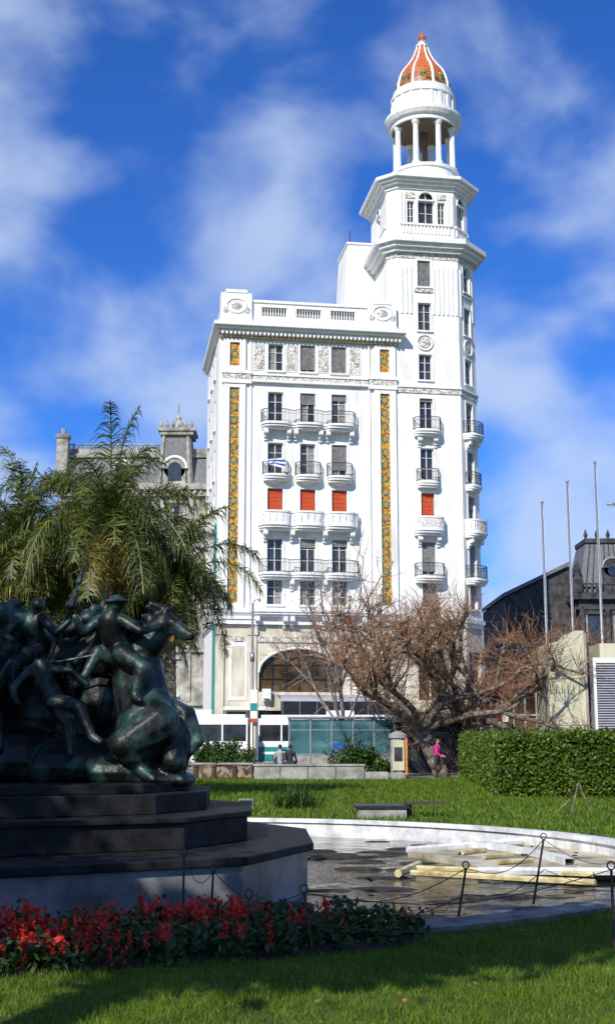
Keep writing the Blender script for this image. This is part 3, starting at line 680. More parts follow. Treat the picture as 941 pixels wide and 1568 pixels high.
def plane_tree(x,y,name,spr,H,lean,nl=6):
    g=group(name,(x,y,0)); mb=MB(); mt_=MB()
    p,d,_=limb(mb,Vector((0,0,-.1)),Vector((lean,0,1)).normalized(),2.6,.38,.3,'bark',5,.08,.05,9)
    for i in range(nl):
        a=2*math.pi*(i+random.uniform(-.2,.2))/nl
        dd=Vector((math.cos(a),math.sin(a)*.8,random.uniform(.35,.8))).normalized()
        q,d1,pp=limb(mb,p-d*.1,dd,spr*random.uniform(.45,.6),.21,.12,'bark',5,.18,.03,7)
        for pt in pp[2:]: twigs(mt_,pt,4,1.0,'twig',.7,.017)
        for j in range(3):
            d2=(d1+rv(.45)+Vector((0,0,.1))).normalized()
            q2,d3,pp2=limb(mb,q,d2,spr*random.uniform(.28,.42),.12,.075,'bark',4,.2,.04,6)
            for pt in pp2[1:]: twigs(mt_,pt,7,1.1,'twig',.5,.017)
            for _ in range(2):
                q3,_,pp3=limb(mb,q2,(d3+rv(.5)).normalized(),spr*.2,.07,.055,'bark',3,.2,.05,5)
                mb.ell(q3,(.12,.12,.12),'bark',6); twigs(mt_,q3,18,1.5,'twig',.6,.018)
    mb.obj('trunk_and_limbs',g,True); mt_.obj('twigs',g)
plane_tree(6.4,60,'plane_tree',7.0,7,-.6,7)
plane_tree(8.3,62,'plane_tree',6.6,8,-.05,8)
plane_tree(13.5,72,'plane_tree',5.4,8,.1,5)
def slim_tree(x,y,H):
    g=group('bare_young_tree',(x,y,0)); mb=MB()
    p,d,pp=limb(mb,Vector((0,0,-.1)),Vector((0,0,1)),H*.45,.14,.1,'pale',6,.05,.05,7)
    for i in range(15):
        a=random.uniform(0,6.28); q,d1,p1=limb(mb,random.choice(pp[2:]),Vector((math.cos(a)*.6,math.sin(a)*.6,1)).normalized(),H*random.uniform(.3,.55),.065,.03,'pale',6,.1,.04,5)
        for pt in p1[2:]:
            twigs(mb,pt,3,H*.12,'pale',.8,.021,2)
    mb.obj('branches',g)
slim_tree(1.9,70,15.0)
slim_tree(4.6,73.2,12.5)
def palm(x,y,H,Lf,nf,seed,dry=10):
    r_=random.Random(seed); g=group('queen_palm',(x,y,0)); mb=MB()
    z=0
    while z<H: mb.lathe(.04*math.sin(z),0,[(.19,z),(.165,z+.26)],10,'bark'); z+=.25
    mb.lathe(0,0,[(.17,H-.6),(.24,H-.1),(.12,H+.4)],10,'palmdry')
    V=[];I=[]
    for i in range(nf+dry):
        isd=i>=nf
        az=2.39996*i+r_.uniform(-.2,.2); el=R(82)-R(80)*(i/nf)+R(r_.uniform(-6,6)) if not isd else R(-20)-R(r_.uniform(0,50))
        L_=Lf*r_.uniform(.75,1.15)*(.6 if isd else 1); n=30; p=Vector((0,0,H+.1)); d=Vector((math.cos(az)*math.cos(el),math.sin(az)*math.cos(el),math.sin(el)))
        pts=[p.copy()]; dr=r_.uniform(.8,1.3)
        for k in range(n):
            d=(d+Vector((0,0,(-.05-.055*k/n)*dr))).normalized(); p=p+d*L_/n; pts.append(p.copy())
        for a_,b_ in zip(pts[:-1:2],pts[2::2]): mb.tube(a_,b_,.024,.02,4,'palmdry' if isd else 'palmleaf',False)
        sidev=Vector((-math.sin(az),math.cos(az),0))
        for k in range(3,n):
            for j in range(3):
                if r_.random()<.12: continue
                dirp=(pts[k]-pts[k-1]); base=pts[k]-dirp*(.33*j); t=k/n; ll=Lf*.24*(math.sin(math.pi*(.12+.8*t))**.7)*r_.uniform(.6,1.2)*(.8 if isd else 1)
                for sg in(-1,1):
                    if isd and r_.random()<.45: continue
                    dd=(sidev*sg*.8+dirp.normalized()*r_.uniform(.4,1.0)+Vector((0,0,r_.uniform(-.7,.7)))).normalized()
                    w=dirp.normalized()*.016
                    m_=base+dd*ll*.5+Vector((0,0,-ll*.03)); e=base+dd*ll*.85+Vector((0,0,-ll*r_.uniform(.2,.8)))
                    V.append([base-w,base+w,m_+w,m_-w]); V.append([m_-w,m_+w,e+w*.2,e-w*.2]); I+=[1 if isd or r_.random()<.02 else 0]*2
    mb.obj('trunk_and_rachis',g); soup('fronds',np.array([[list(q) for q in f] for f in V]),[M['palmleaf'],M['palmdry']],I,g)
palm(-5.8,36,7.8,3.6,38,1,20)
palm(-8.6,37,7.4,3.4,34,2,20)
palm(-4.1,37.5,6.3,3.0,32,3,28)
palm(-7.2,39,5.9,3.0,28,5,34)
palm(-10.2,41,6.9,3.2,30,8,14)
palm(-5.3,39,5.2,2.6,26,9,34)
palm(-9.3,35,4.9,2.8,26,11,26)
# hedge
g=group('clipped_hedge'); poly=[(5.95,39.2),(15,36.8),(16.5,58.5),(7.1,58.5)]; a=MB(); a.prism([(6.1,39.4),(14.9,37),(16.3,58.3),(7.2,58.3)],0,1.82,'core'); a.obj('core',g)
C=[]
def facept(P,Q,n,zt):
    t=rng.random(n); z=rng.random(n)*zt; return np.stack([P[0]+(Q[0]-P[0])*t,P[1]+(Q[1]-P[1])*t,z],1)
C.append(facept(poly[0],poly[1],26000,1.9)); C.append(facept(poly[3],poly[0],26000,1.9))
n=20000; t=rng.random(n);u=rng.random(n); p0=np.array(poly[0]);p1=np.array(poly[1]);p2=np.array(poly[2]);p3=np.array(poly[3])
q=(p0+(p1-p0)*t[:,None])*(1-u[:,None])+(p3+(p2-p3)*t[:,None])*u[:,None]; C.append(np.concatenate([q,np.full((n,1),1.88)],1))
C=np.concatenate(C); 
bumpy=.10*np.sin(C[:,0]*2.3+C[:,1])+.09*np.sin(C[:,1]*3.1+C[:,2]*4)+.06*np.sin(C[:,0]*5.7)
C+=rng.normal(0,.07,C.shape); C[:,2]+=bumpy*.6*(C[:,2]>1.6); C[:,1]-=np.abs(bumpy)*.6
soup('leaves',leafq(C,.06,.6),[M['hedge']],None,g)
def shrub(name,x,y,z,rx,ry,rz,n,size,m='leafG',core=True):
    g=group(name,(x,y,z)); k=max(6,int(n/120)); cc=rng.normal(size=(k,3)); cc/=np.linalg.norm(cc,axis=1)[:,None]; cc*=rng.uniform(.45,.95,k)[:,None]; cc[:,2]=np.abs(cc[:,2])
    idx=rng.integers(0,k,n); P=cc[idx]+rng.normal(0,.17,(n,3)); P*=np.array([rx,ry,rz]); P[:,2]=np.abs(P[:,2])
    soup('leaves',leafq(P,size,.5),[M[m]],None,g); a=MB(); 
    for i in range(5): a.tube((0,0,0),tuple(cc[i%k]*np.array([rx,ry,rz])*.8),.03,.01,5,'bark')
    a.obj('stems',g)
shrub('flowering_shrub',-4.4,57.7,.65,.9,.7,1.1,2200,.08); shrub('flowering_shrub',-3.2,57.7,.65,.8,.6,1.0,1800,.08)
shrub('round_bush',2.0,66,0,1.2,.9,1.5,2600,.1); shrub('round_bush',3.6,66.5,0,.9,.8,1.3,2000,.1)
for x,y,s in((-9,52,1.2),(-6.6,48,.9),(-12,55,1.5)): shrub('garden_shrub',x,y,0,s*1.5,s,s*1.3,3000,.1)
def leafy(x,y,s,h):
    g=group('leafy_tree',(x,y,0)); a=MB(); a.tube((0,0,0),(0,0,h+s*.5),.22,.12,8,'bark'); k=26
    cc=rng.normal(size=(k,3)); cc/=np.linalg.norm(cc,axis=1)[:,None]; cc*=rng.uniform(.4,.95,k)[:,None]*np.array([s,s,s*.9]); cc[:,2]+=h+s*.7
    for i in range(10): a.tube((0,0,h),tuple(cc[i]),.08,.02,5,'bark')
    a.obj('trunk_and_limbs',g); idx=rng.integers(0,k,5000); soup('leaves',leafq(cc[idx]+rng.normal(0,s*.16,(5000,3)),.18,.5),[M['leafG']],None,g)
for q in((-14,66,2.4,2),(-19,68,2.8,2),(23,91,2.4,1.6),(27,92,2.6,2),(-9.8,70,1.7,1.4)): leafy(*q)
g=group('spiky_plant',(-.3,33,0)); V=[]
for i in range(260):
    az=random.uniform(0,6.28); el=random.uniform(.15,1.3); l=random.uniform(.4,.85); d=Vector((math.cos(az)*math.cos(el),math.sin(az)*math.cos(el),math.sin(el)))
    b=Vector((random.gauss(0,.25),random.gauss(0,.2),0)); s=Vector((-math.sin(az),math.cos(az),0))*.03; V.append([b-s,b+s,b+d*l+s*.1,b+d*l-s*.1])
soup('blades',np.array([[list(q) for q in f] for f in V]),[M['leafG']],None,g)
def shade_tree(x,y,H,cr_,n,leaf=.16,seed=None):
    if seed: random.seed(seed)
    g=group('park_tree',(x,y,0)); mb=MB(); tips=[]
    p,d,_=limb(mb,Vector((0,0,-.1)),Vector((0,0,1)),H*.5,.32,.22,'bark',5,.05,.05,9)
    for i in range(8):
        a=2*math.pi*i/8+random.uniform(-.3,.3); q,d1,pp=limb(mb,p-Vector((0,0,random.uniform(0,H*.1))),Vector((math.cos(a),math.sin(a),random.uniform(.3,1.4))).normalized(),cr_*.7,.14,.06,'bark',4,.15,.05,6); tips+=pp[2:]
        for j in range(4):
            q2,_,p2=limb(mb,random.choice(pp[2:]),(d1+rv(.5)).normalized(),cr_*.5,.05,.02,'bark',4,.15,.04,5); tips+=p2[1:]
    mb.obj('trunk_and_limbs',g,True)
    T=np.array([list(t) for t in tips]); C=T[rng.integers(0,len(T),n)]+rng.normal(0,cr_*.11,(n,3)); soup('leaves',leafq(C,leaf,.55),[M['leafG']],None,g)
shade_tree(-9.0,7.9,13,3.8,15000,.16,11)
shade_tree(-3.6,3.2,13,3.2,12000,.16,12)
shade_tree(-8.8,-7.2,12,3.6,9000,.16,13)
shade_tree(-14.5,9.5,12,4.0,10000,.16,14)
random.seed(21)

# ---------------------------------------------------------------- pool & pedestal
M['poolwhite']=mat('pool_white_paint',(.60,.60,.58),.7,.25,3,.3,10,c2=(.84,.84,.82))
M['poolfloor']=mat('pool_floor',(.24,.19,.11),.7,.45,1.6,.4,8,c2=(.58,.52,.37),lo=.3,hi=.6)
M['poolgrey']=mat('pool_old_stone',(.10,.10,.095),.8,.35,3,.4,12,c2=(.24,.235,.22))
M['water']=mat('pool_water',(.006,.009,.008),.04,.3,1,.6,2.2,spec=.35,bdist=.06,c2=(.015,.018,.014))
M['mud']=mat('wet_mud',(.012,.010,.006),.7,.5,5,.8,14,c2=(.05,.045,.025),bdist=.04)
M['stain']=mat('yellow_pipe',(.42,.32,.10),.6,.3,4,c2=(.70,.60,.34))
M['marble']=mat('grey_marble',(.11,.11,.11),.4,.4,1.3,.15,12,c2=(.26,.26,.255))
M['blackstone']=mat('black_granite',(.008,.008,.008),.65,.4,4,.2,20,spec=.2,c2=(.022,.022,.022))
P=group('fountain_pool',(PC[0],PC[1],0)); a=MB(); n=96
def ring(a,prof,k,t0=0,t1=360,n=96):
    m=len(prof); pts=[]
    for i in range(n+1):
        t=R(t0+(t1-t0)*i/n)
        for r,z in prof: pts.append((r*math.cos(t),r*math.sin(t),z))
    a.add(pts,[(i*m+j,(i+1)*m+j,(i+1)*m+j+1,i*m+j+1) for i in range(n) for j in range(m-1)],k)
ring(a,[(PR+.35,-.05),(PR+.35,.14),(PR-.05,.16),(PR-.05,.08),(PR,.07),(PR,-.5)],'poolwhite',-22,200)
ring(a,[(PR+.35,-.05),(PR+.35,.05),(PR-.05,.06),(PR,-.5)],'poolgrey',200,338)
a.obj('rim',P,False); a=MB(); ring(a,[(.1,-.45),(PR+.02,-.45)],'poolfloor'); a.obj('basin_floor',P)
a=MB(); ring(a,[(.1,-.2),(PR-.002,-.2)],'water'); a.obj('water_surface',P)
a=MB()
for i in range(60):
    t=random.uniform(-75,65); r=random.uniform(3.2,7.1); cx,cy=r*math.cos(R(t)),r*math.sin(R(t))
    if -14<t<36 and r>4.6: continue
    k=11; rr=random.uniform(.12,.45); pts=[(cx+rr*random.uniform(.6,1.2)*1.5*math.cos(2*math.pi*j/k),cy+rr*random.uniform(.5,1.0)*math.sin(2*math.pi*j/k)) for j in range(k)]
    a.prism(pts,-.22,-.17-.0004*i,'mud',top=[(cx+(p[0]-cx)*.6,cy+(p[1]-cy)*.6) for p in pts])
a.obj('mud_banks',P)
a=MB(); ring(a,[(4.9,-.3),(4.9,-.1),(PR-.01,-.1)],'poolfloor',-9,33,40); ring(a,[(6.3,-.1),(6.3,-.0),(6.45,-.0),(6.45,-.1)],'poolwhite',2,33,30); a.obj('dry_shelf',P)
a=MB(); 
for t in(33,-9):
    c,s=math.cos(R(t)),math.sin(R(t)); a.tube((4.9*c,4.9*s,-.08),(7.5*c,7.5*s,-.05),.06,.06,6,'poolwhite')
for i in range(3):
    t=R(3+9*i); a.tube((5.3*math.cos(t),5.3*math.sin(t),-.06),(5.9*math.cos(t+.05),5.9*math.sin(t+.05),-.05),.035,.035,6,'stain')
a.tube((3.9,-.6,-.12),(6.2,-2.2,-.08),.045,.045,6,'stain'); a.tube((4.0,.1,-.12),(6.4,-1.2,-.08),.04,.04,6,'stain'); a.tube((3.7,-.7,-.12),(4.1,.4,-.1),.06,.06,6,'stain')
for i in range(26):
    t=R(random.uniform(-8,32)); r=random.uniform(5.0,7.3); x,y=r*math.cos(t),r*math.sin(t); s=random.uniform(.02,.05)
    a.prism([(x-s,y-s),(x+s*1.5,y-s*.6),(x+s*.8,y+s),(x-s*.7,y+s*.8)],-.099,-.09+s*.3,random.choice(['mud','stain','mud','concrete']))
a.obj('pipes_and_debris',P)
S=group('bronze_horsemen_monument')
a=MB()
P1=[(-7,12.4),(-3.4,13.4),(-.75,14.75),(.0,16.7),(-.1,19.2),(-1.5,21.6),(-5,22.6),(-8,20.6),(-8.6,15.5)]
a.prism(P1,-.45,.36,'marble'); a.prism(offset(P1,.08),.36,.46,'blackstone'); 
P2=[(-6.6,13.9),(-3.6,14.6),(-1.5,15.6),(-.8,17.0),(-.9,19),(-2.2,20.6),(-5,21.4),(-7.3,19.8),(-7.6,16)]
a.prism(P2,.461,.78,'blackstone'); a.prism(offset(P2,.06),.78,.85,'blackstone')
P3=offset(P2,-.55); a.prism(P3,.851,1.1,'blackstone'); P4=offset(P2,-.8); a.prism(P4,1.1,1.22,'blackstone'); a.obj('pedestal',S,False,.015)
M['bronze']=mat('bronze_patina',(.005,.007,.006),.45,.3,3.0,.5,14,metal=.3,c2=(.045,.10,.085),spec=.5,lo=.47,hi=.72)
b=MB(); k='bronze'
for x,y,z,rx,ry,rz in((-5,17.6,1.45,.9,.9,.55),(-4.1,17.4,1.5,.8,.8,.5),(-3.2,17.3,1.42,.8,.7,.42),(-2.5,17.3,1.35,.8,.7,.3),(-2.0,17.2,1.25,.5,.5,.16),(-3.9,18,2.1,.8,.7,.6),(-3.2,17.9,1.9,.5,.5,.7),(-5.2,17.8,2.2,.7,.7,.7),(-2.9,17.7,2.3,.4,.4,.5),(-4.5,17.9,2.6,.5,.4,.5)): b.ell((x,y,z),(rx,ry,rz),k)
def hhead(poll,dirv,s=1.0,up=Vector((0,0,1))):
    p=Vector(poll); d=Vector(dirv).normalized(); sd=d.cross(up).normalized(); u=sd.cross(d).normalized()
    b.chain([p,p+d*.28*s-u*.02*s,p+d*.6*s-u*.05*s],[.15*s,.125*s,.075*s],k)
    b.ell(p+d*.12*s-u*.10*s,(.12*s,.11*s,.13*s),k)
    b.chain([p+d*.2*s-u*.13*s,p+d*.52*s-u*.15*s],[.07*s,.045*s],k)
    for q in(-1,1):
        b.chain([p+sd*q*.08*s+u*.1*s-d*.02,p+sd*q*.1*s+u*.28*s],[.045*s,.012*s],k)
        b.capsule(p+d*.58*s+sd*q*.045*s,p+d*.63*s+sd*q*.05*s,.03*s,.025*s,k)
        b.capsule(p+d*.2*s+sd*q*.11*s+u*.04*s,p+d*.23*s+sd*q*.115*s+u*.04*s,.03*s,.028*s,k)
def mane(a_,c_,n,off,l):
    a_=Vector(a_);c_=Vector(c_)
    for i in range(n):
        p=a_+(c_-a_)*(i/(n-1)); b.chain([p,p+Vector(off)*l+rv(.03)],[.075,.02],k)
b.ell((-2.16,16.95,1.92),(.44,.45,.5),k); b.chain([(-2.18,17.0,2.05),(-2.3,17.25,2.5),(-2.38,17.4,2.82)],[.42,.38,.36],k)
b.chain([(-2.35,17.35,2.9),(-2.12,17.25,3.15),(-1.98,17.2,3.38)],[.29,.21,.16],k)
hhead((-1.97,17.2,3.42),(.78,-.25,-.42),.78); mane((-2.0,17.2,3.56),(-2.45,17.3,3.15),8,(-.8,-.2,.35),.2)
b.chain([(-2.0,16.75,1.98),(-2.4,16.55,1.72),(-2.22,16.65,1.42),(-2.0,16.5,1.27)],[.32,.2,.09,.075],k); b.chain([(-1.9,17.05,1.85),(-1.78,16.85,1.5),(-1.95,16.95,1.34),(-1.66,16.85,1.24)],[.28,.17,.08,.08],k)
for j in range(5): b.chain([(-1.88,17.15+.03*j,2.3),(-1.68+.02*j,17.1+.03*j,2.15),(-1.58+.03*j,17.05,1.75),(-1.66-.03*j,17.0,1.4),(-1.8-.04*j,16.9,1.27)],[.06,.07,.07,.05,.02],k)
b.chain([(-2.5,17.2,2.8),(-2.85,17.0,2.95),(-3.0,16.85,2.62),(-3.1,16.8,2.5)],[.18,.1,.06,.065],k); b.chain([(-2.45,17.5,2.9),(-2.9,17.45,3.15),(-3.15,17.35,2.92),(-3.22,17.3,2.82)],[.16,.09,.06,.06],k)
b.chain([(-2.55,17.1,2.95),(-2.68,17.0,3.2),(-2.68,16.95,3.38)],[.17,.17,.17],k); b.chain([(-2.66,16.95,3.46),(-2.6,16.88,3.58)],[.065,.105],k); b.ell((-2.6,16.88,3.63),(.19,.18,.04),k); b.ell((-2.6,16.88,3.67),(.09,.09,.06),k)
b.chain([(-2.52,16.9,3.38),(-2.25,16.8,3.22),(-2.02,17.0,3.3)],[.09,.065,.045],k); b.chain([(-2.85,17.0,3.38),(-3.05,16.9,3.2),(-3.15,16.8,3.42)],[.09,.065,.045],k)
b.chain([(-2.5,16.9,2.92),(-2.2,16.7,2.72),(-2.3,16.65,2.35),(-2.2,16.56,2.28)],[.15,.12,.07,.055],k)
for i in range(7): b.chain([(-2.8+.06*i,17.15,3.35),(-2.98+.05*i,17.3,2.95),(-3.05+.05*i,17.35,2.7)],[.08,.06,.03],k)
b.chain([(-3.38,16.75,2.3),(-3.52,16.75,2.52),(-3.56,16.78,2.72)],[.15,.15,.15],k); b.chain([(-3.56,16.78,2.8),(-3.62,16.7,2.95)],[.06,.1],k)
b.chain([(-3.35,16.65,2.26),(-3.0,16.5,2.2),(-2.8,16.42,1.82),(-2.68,16.36,1.75)],[.14,.1,.06,.05],k); b.chain([(-3.35,16.7,2.25),(-3.12,16.5,1.98),(-3.07,16.42,1.58)],[.13,.09,.05],k)
b.chain([(-3.44,16.75,2.7),(-3.14,16.65,2.68),(-2.92,16.65,2.5)],[.075,.055,.04],k); b.chain([(-3.7,16.75,2.7),(-3.9,16.6,2.45),(-3.8,16.5,2.25)],[.075,.055,.04],k)
b.ell((-3.55,17.8,2.95),(.6,.42,.4),k); b.chain([(-3.2,17.7,3.0),(-3.05,17.6,3.28),(-3.08,17.5,3.45)],[.27,.19,.15],k); hhead((-3.1,17.5,3.48),(-.6,-.5,-.5),.72); mane((-3.0,17.5,3.6),(-2.95,17.7,3.1),6,(.8,.1,.3),.18)
b.chain([(-3.35,17.6,2.85),(-3.25,17.3,2.55),(-3.35,17.3,2.2),(-3.3,17.2,2.05)],[.18,.1,.06,.065],k)
b.chain([(-4.9,17.7,2.9),(-4.3,17.6,3.05)],[.45,.42],k); b.chain([(-4.25,17.5,3.1),(-4.1,17.3,3.35),(-4.2,17.2,3.5)],[.28,.2,.16],k); hhead((-4.22,17.2,3.52),(-.75,-.5,-.35),.8); mane((-4.1,17.2,3.64),(-3.95,17.5,3.2),6,(.8,.1,.2),.18)
b.chain([(-4.3,17.3,2.8),(-4.15,16.95,2.55),(-4.3,16.9,2.1),(-4.25,16.8,1.95)],[.2,.12,.07,.07],k); b.chain([(-4.7,17.3,2.7),(-4.8,16.9,2.3),(-4.6,16.9,1.9)],[.25,.14,.08],k)
b.chain([(-3.75,17.4,3.1),(-3.82,17.3,3.32),(-3.82,17.3,3.42)],[.16,.16,.14],k); b.chain([(-3.8,17.25,3.5),(-3.74,17.2,3.62)],[.06,.1],k)
b.chain([(-3.66,17.2,3.42),(-3.45,17.1,3.22),(-3.28,17.1,3.38)],[.085,.06,.045],k); b.chain([(-3.98,17.2,3.42),(-4.15,17.0,3.2),(-4.0,16.9,3.1)],[.085,.06,.045],k)
b.chain([(-3.85,17.3,2.98),(-4.0,16.95,2.75),(-3.95,16.85,2.35)],[.15,.11,.06],k)
b.chain([(-4.6,17.1,2.2),(-4.5,16.8,2.5),(-4.48,16.75,2.72)],[.19,.17,.15],k); b.chain([(-4.48,16.75,2.8),(-4.42,16.7,2.95)],[.06,.1],k); b.chain([(-4.38,16.75,2.7),(-4.1,16.6,2.55),(-3.95,16.6,2.8)],[.08,.055,.04],k); b.chain([(-4.5,16.9,2.15),(-4.1,16.6,2.1),(-4.05,16.6,1.65)],[.15,.1,.055],k)
b.obj('bronze_figures',S,True,0,.026,2)
b=MB(); b.tube((-3.7,17.3,2.5),(-3.18,17.3,4.0),.022,.016,8,k); b.chain([(-3.2,17.3,3.95),(-3.13,17.3,4.18)],[.045,.01],k); b.tube((-4.6,17.0,2.6),(-2.9,16.9,2.9),.018,.018,8,k)
b.chain([(-3.3,17.3,3.62),(-3.24,17.3,3.8)],[.08,.02],k); b.obj('lances',S)

# ---------------------------------------------------------------- flower bed, grass, fence
M['soil']=mat('dark_soil',(.02,.013,.008),.95,.4,8,.8,30)
M['petal']=mat('red_petals',(.60,.012,.01),.6,.3,3,c2=(.92,.06,.03),island=True,trans=.3)
M['flowerleaf']=mat('bed_leaf',(.015,.035,.008),.5,.4,3,c2=(.06,.11,.02),island=True,trans=.2)
FB=group('red_flower_bed'); bed=[(-6.5,8.6),(-2.6,9.75),(-.4,10.7),(.75,11.2),(1.05,11.8),(.6,12.4),(-.8,12.2),(-3.4,11.8),(-7,11)]
a=MB(); a.prism(bed,0.0,.05,'soil',top=offset(bed,-.1)); a.obj('soil',FB)
def inpoly(x,y,poly):
    c=False;n=len(poly)
    for i in range(n):
        x1,y1=poly[i];x2,y2=poly[i-1]
        if (y1>y)!=(y2>y) and x<(x2-x1)*(y-y1)/(y2-y1)+x1: c=not c
    return c
LC_=[];PC_=[]
cnt=0
while cnt<600:
    x=random.uniform(-5,1.1);y=random.uniform(9,12.4)
    if not inpoly(x,y,bed): continue
    cnt+=1; h=random.uniform(.16,.28)
    for _ in range(32): LC_.append((x+random.gauss(0,.08),y+random.gauss(0,.08),abs(random.gauss(h*.45,h*.28))+.03))
    if random.random()<(.95 if x<-.5 else .3)*(.6+.4*math.sin(x*2.3+y*3)):
        for _ in range(random.randint(2,5)):
            sx,sy=x+random.gauss(0,.06),y+random.gauss(0,.06); zt=h+random.uniform(.0,.12)
            for q in range(12): PC_.append((sx+random.gauss(0,.013),sy+random.gauss(0,.013),zt-.011*q))
soup('leaves',leafq(np.array(LC_),.042,.5),[M['flowerleaf']],None,FB); soup('petals',leafq(np.array(PC_),.022,.6),[M['petal']],None,FB)
M['blade']=mat('grass_blade',(.03,.075,.004),.6,.3,1,c2=(.19,.30,.012),island=True,trans=.35)
def grass(n,x0,x1,y0,y1,h,wd,test):
    X=rng.uniform(x0,x1,n);Y=rng.uniform(y0,y1,n); k=test(X,Y); X=X[k];Y=Y[k];n=len(X)
    az=rng.uniform(0,6.28,n); l=h*rng.uniform(.5,1.3,n)*(1+.35*np.sin(X*3.1+Y*1.7)*np.sin(Y*4.3)); ln=rng.normal(0,.45,(n,2))*l[:,None]
    b=np.stack([X,Y,np.zeros(n)],1); s=np.stack([np.cos(az),np.sin(az),np.zeros(n)],1)*wd; t=b+np.concatenate([ln,l[:,None]],1)
    return np.stack([b-s,b+s,t],1)
out=lambda X,Y:(np.hypot(X-PC[0],Y-PC[1])>PR+.4)
def notbed(X,Y):
    k=out(X,Y); 
    return k & ~((Y>np.interp(X,[-6.5,-2.6,-.4,.75,1.05],[8.6,9.75,10.7,11.2,11.8]))&(X<1.0))
G=np.concatenate([grass(120000,-3.4,4.6,7.4,14.5,.055,.004,notbed),grass(25000,-6,9,12,24,.07,.008,lambda X,Y:out(X,Y)&(X>1.5)),grass(80000,-10,14,24,57,.10,.02,out)])
soup('grass',G,[M['blade']])
n=260; X=rng.uniform(-6,10,n);Y=rng.uniform(9,50,n); k=out(X,Y)&notbed(X,Y); Cc=np.stack([X[k],Y[k],np.full(k.sum(),.05)],1)
n=60; c2=np.stack([rng.uniform(-2,3,n),rng.uniform(7.8,11,n),np.full(n,.04)],1); c2=c2[notbed(c2[:,0],c2[:,1])]
soup('fallen_leaves',np.concatenate([leafq(Cc,.04,.6,.8),leafq(c2,.022,.6,.8)]),[M['dead']])
F=group('garden_wire_fence'); a=MB()
posts=[((-1.25,13.0),.62,.0),((-.95,12.7),.5,.02),((-.52,10.8),.48,.03),((2.62,11.1),.68,0),((2.55,14.6),.66,.14),((.05,11.0),.5,-.08),((1.5,13.0),.5,.1),((3.7,14.5),.5,.05)]
tops=[]
for (x,y),h,ln in posts:
    a.tube((x,y,-.05),(x+ln,y,h),.014,.012,6,'rust'); a.path([(x+ln+.035*math.cos(R(t)),y,h+.035+.035*math.sin(R(t))) for t in range(0,361,45)],.007,5,'rust'); tops.append((x+ln,y,h))
def wire(p,q,sag):
    pts=[tuple(p[i]+(q[i]-p[i])*t/12-(sag*math.sin(math.pi*t/12) if i==2 else 0) for i in range(3)) for t in range(13)]; a.path(pts,.005,4,'rust')
for i,j in((0,1),(1,5),(5,3),(6,4),(4,7),(2,5),(5,6)): wire(tops[i],tops[j],.18); wire((tops[i][0],tops[i][1],tops[i][2]*.5),(tops[j][0],tops[j][1],tops[j][2]*.5),.12)
a.obj('posts_and_wires',F)
F=group('wooden_stakes',(6.3,30.5,0)); a=MB(); a.tube((0,0,0),(.2,0,.75),.025,.02,6,'bark'); a.tube((.5,.1,0),(.22,0,.72),.025,.02,6,'bark'); a.tube((-.4,0,0),(-.02,0,.35),.02,.02,6,'bark'); a.obj('stakes',F)
F=group('concrete_hatch',(1.7,29.5,0)); a=MB(); a.box(-.55,.55,-.5,.5,0,.22,'concrete'); a.box(-.62,.62,-.55,.55,.22,.28,'darkmetal'); a.box(.55,1.5,-.3,.3,.3,.34,'rust'); a.box(.6,.7,-.2,.2,0,.3,'rust'); a.obj('hatch',F)
F=group('small_floodlight',(-1.5,31,0)); a=MB(); a.box(-.18,.18,-.1,.1,.12,.34,'galv'); a.tube((0,0,0),(0,0,.14),.03,.03,6,'iron'); a.box(-.15,.15,-.12,-.1,.15,.31,'glass'); a.obj('lamp_head',F)

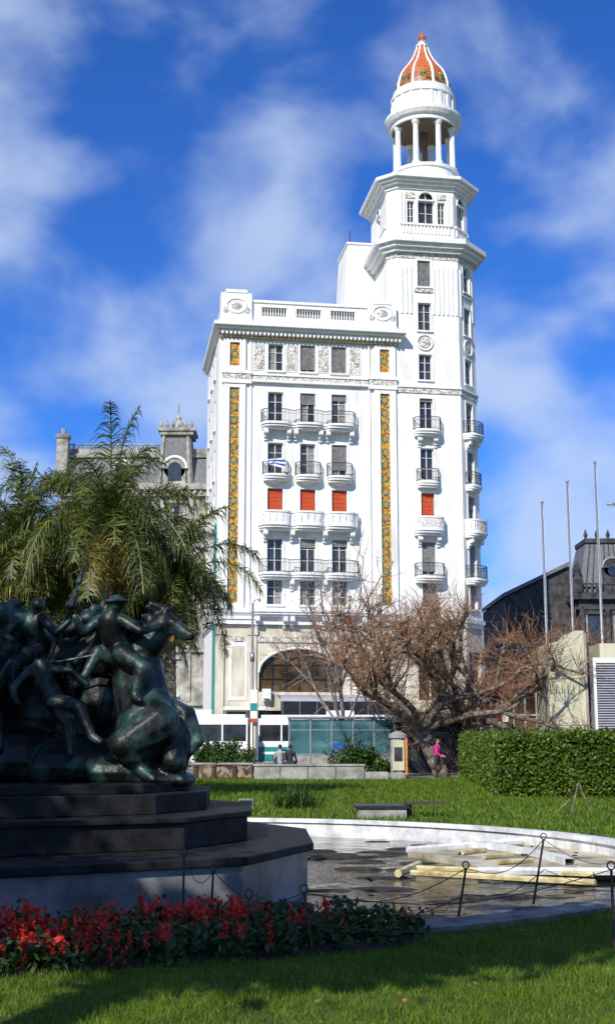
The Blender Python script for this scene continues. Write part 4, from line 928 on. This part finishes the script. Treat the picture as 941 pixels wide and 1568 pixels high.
# ---------------------------------------------------------------- people
M['skin']=mat('skin',(.42,.24,.16),.6,.1,4); M['hair']=mat('dark_hair',(.02,.014,.01),.7,.2,8)
def cloth(n_,c): return mat(n_,c,.85,.2,6,.3,20)
def person(x,y,z,rz,top,bot,pose='stand'):
    g=group('person',(x,y,z),rz); sit=pose=='sit'
    if sit: g.scale=(.93,.93,.93)
    hz=.95 if not sit else .10
    T=MB(); T.chain([(0,0,hz),(0,.01,hz+.22),(0,0,hz+.42)],[.15,.135,.165],top)
    for s in(-1,1):
        T.chain([(s*.17,0,hz+.45),(s*.24,-.04 if not sit else -.12,hz+.18),(s*.2,-.2 if not sit else -.38,hz+.05)],[.07,.055,.042],top)
    T.capsule((0,0,hz+.5),(0,0,hz+.56),.08,.065,top); T.obj('jacket',g,True,0,.02)
    L_=MB()
    for s in(-1,1):
        if sit: L_.chain([(s*.1,0,hz-.02),(s*.12,-.45,hz+.0),(s*.12,-.47,hz-.42)],[.11,.075,.05],bot)
        else: L_.chain([(s*.09,0,hz),(s*.11,-.03-.09*s,hz-.45),(s*.11,.02+.06*s,.09)],[.12,.08,.055],bot)
    L_.obj('trousers',g,True,0,.02)
    H=MB(); cz=hz+.70
    H.capsule((0,0,hz+.55),(0,-.01,hz+.62),.05,.05,'skin'); H.ell((0,-.015,cz),(.078,.095,.115),'skin'); H.capsule((0,-.1,cz),(0,-.118,cz-.02),.012,.016,'skin')
    for s in(-1,1):
        H.ell((s*.08,.0,cz),(.014,.02,.03),'skin'); H.ell((s*.03,-.1,cz+.012),(.012,.008,.008),'hair',6)
        hx,hy,hh=s*.2,(-.2 if not sit else -.38),hz+.05
        H.capsule((hx,hy-.03,hh-.01),(hx,hy-.09,hh-.03),.035,.035,'skin')
        for f in range(4): H.capsule((hx-.03+.02*f,hy-.11,hh-.03),(hx-.03+.02*f,hy-.15-.01*(f in(1,2)),hh-.06),.009,.008,'skin',6)
        H.capsule((hx-s*.035,hy-.05,hh-.02),(hx-s*.055,hy-.1,hh-.035),.011,.009,'skin',6)
    H.ell((0,-.105,cz-.05),(.028,.008,.007),'red',6); H.obj('head_and_hands',g,True)
    A=MB(); A.ell((0,.02,cz+.035),(.088,.1,.1),'hair'); A.obj('hair',g,True)
    Z=MB()
    for s in(-1,1):
        fx,fy,fz=(s*.11,.02+.06*s,.05) if not sit else (s*.12,-.47,hz-.45)
        Z.capsule((fx,fy+.03,fz),(fx,fy-.14,fz-.01),.05,.042,'rubber')
    Z.obj('shoes',g,True)
dark=cloth('dark_coat',(.03,.03,.035)); jean=cloth('jeans',(.04,.06,.12)); pink=cloth('pink_jacket',(.55,.03,.22)); grey=cloth('grey_coat',(.35,.34,.33)); navy=cloth('navy_coat',(.02,.04,.08))
person(-1.2,55.25,.66,R(190),grey,jean,'sit'); person(-.75,55.25,.66,R(165),dark,jean,'sit')
person(5.9,57.6,0,R(70),pink,dark); person(-4.75,60,0,R(-60),navy,dark); person(2.3,67.6,0,R(100),dark,jean); person(8.6,70,0,R(-90),navy,dark)
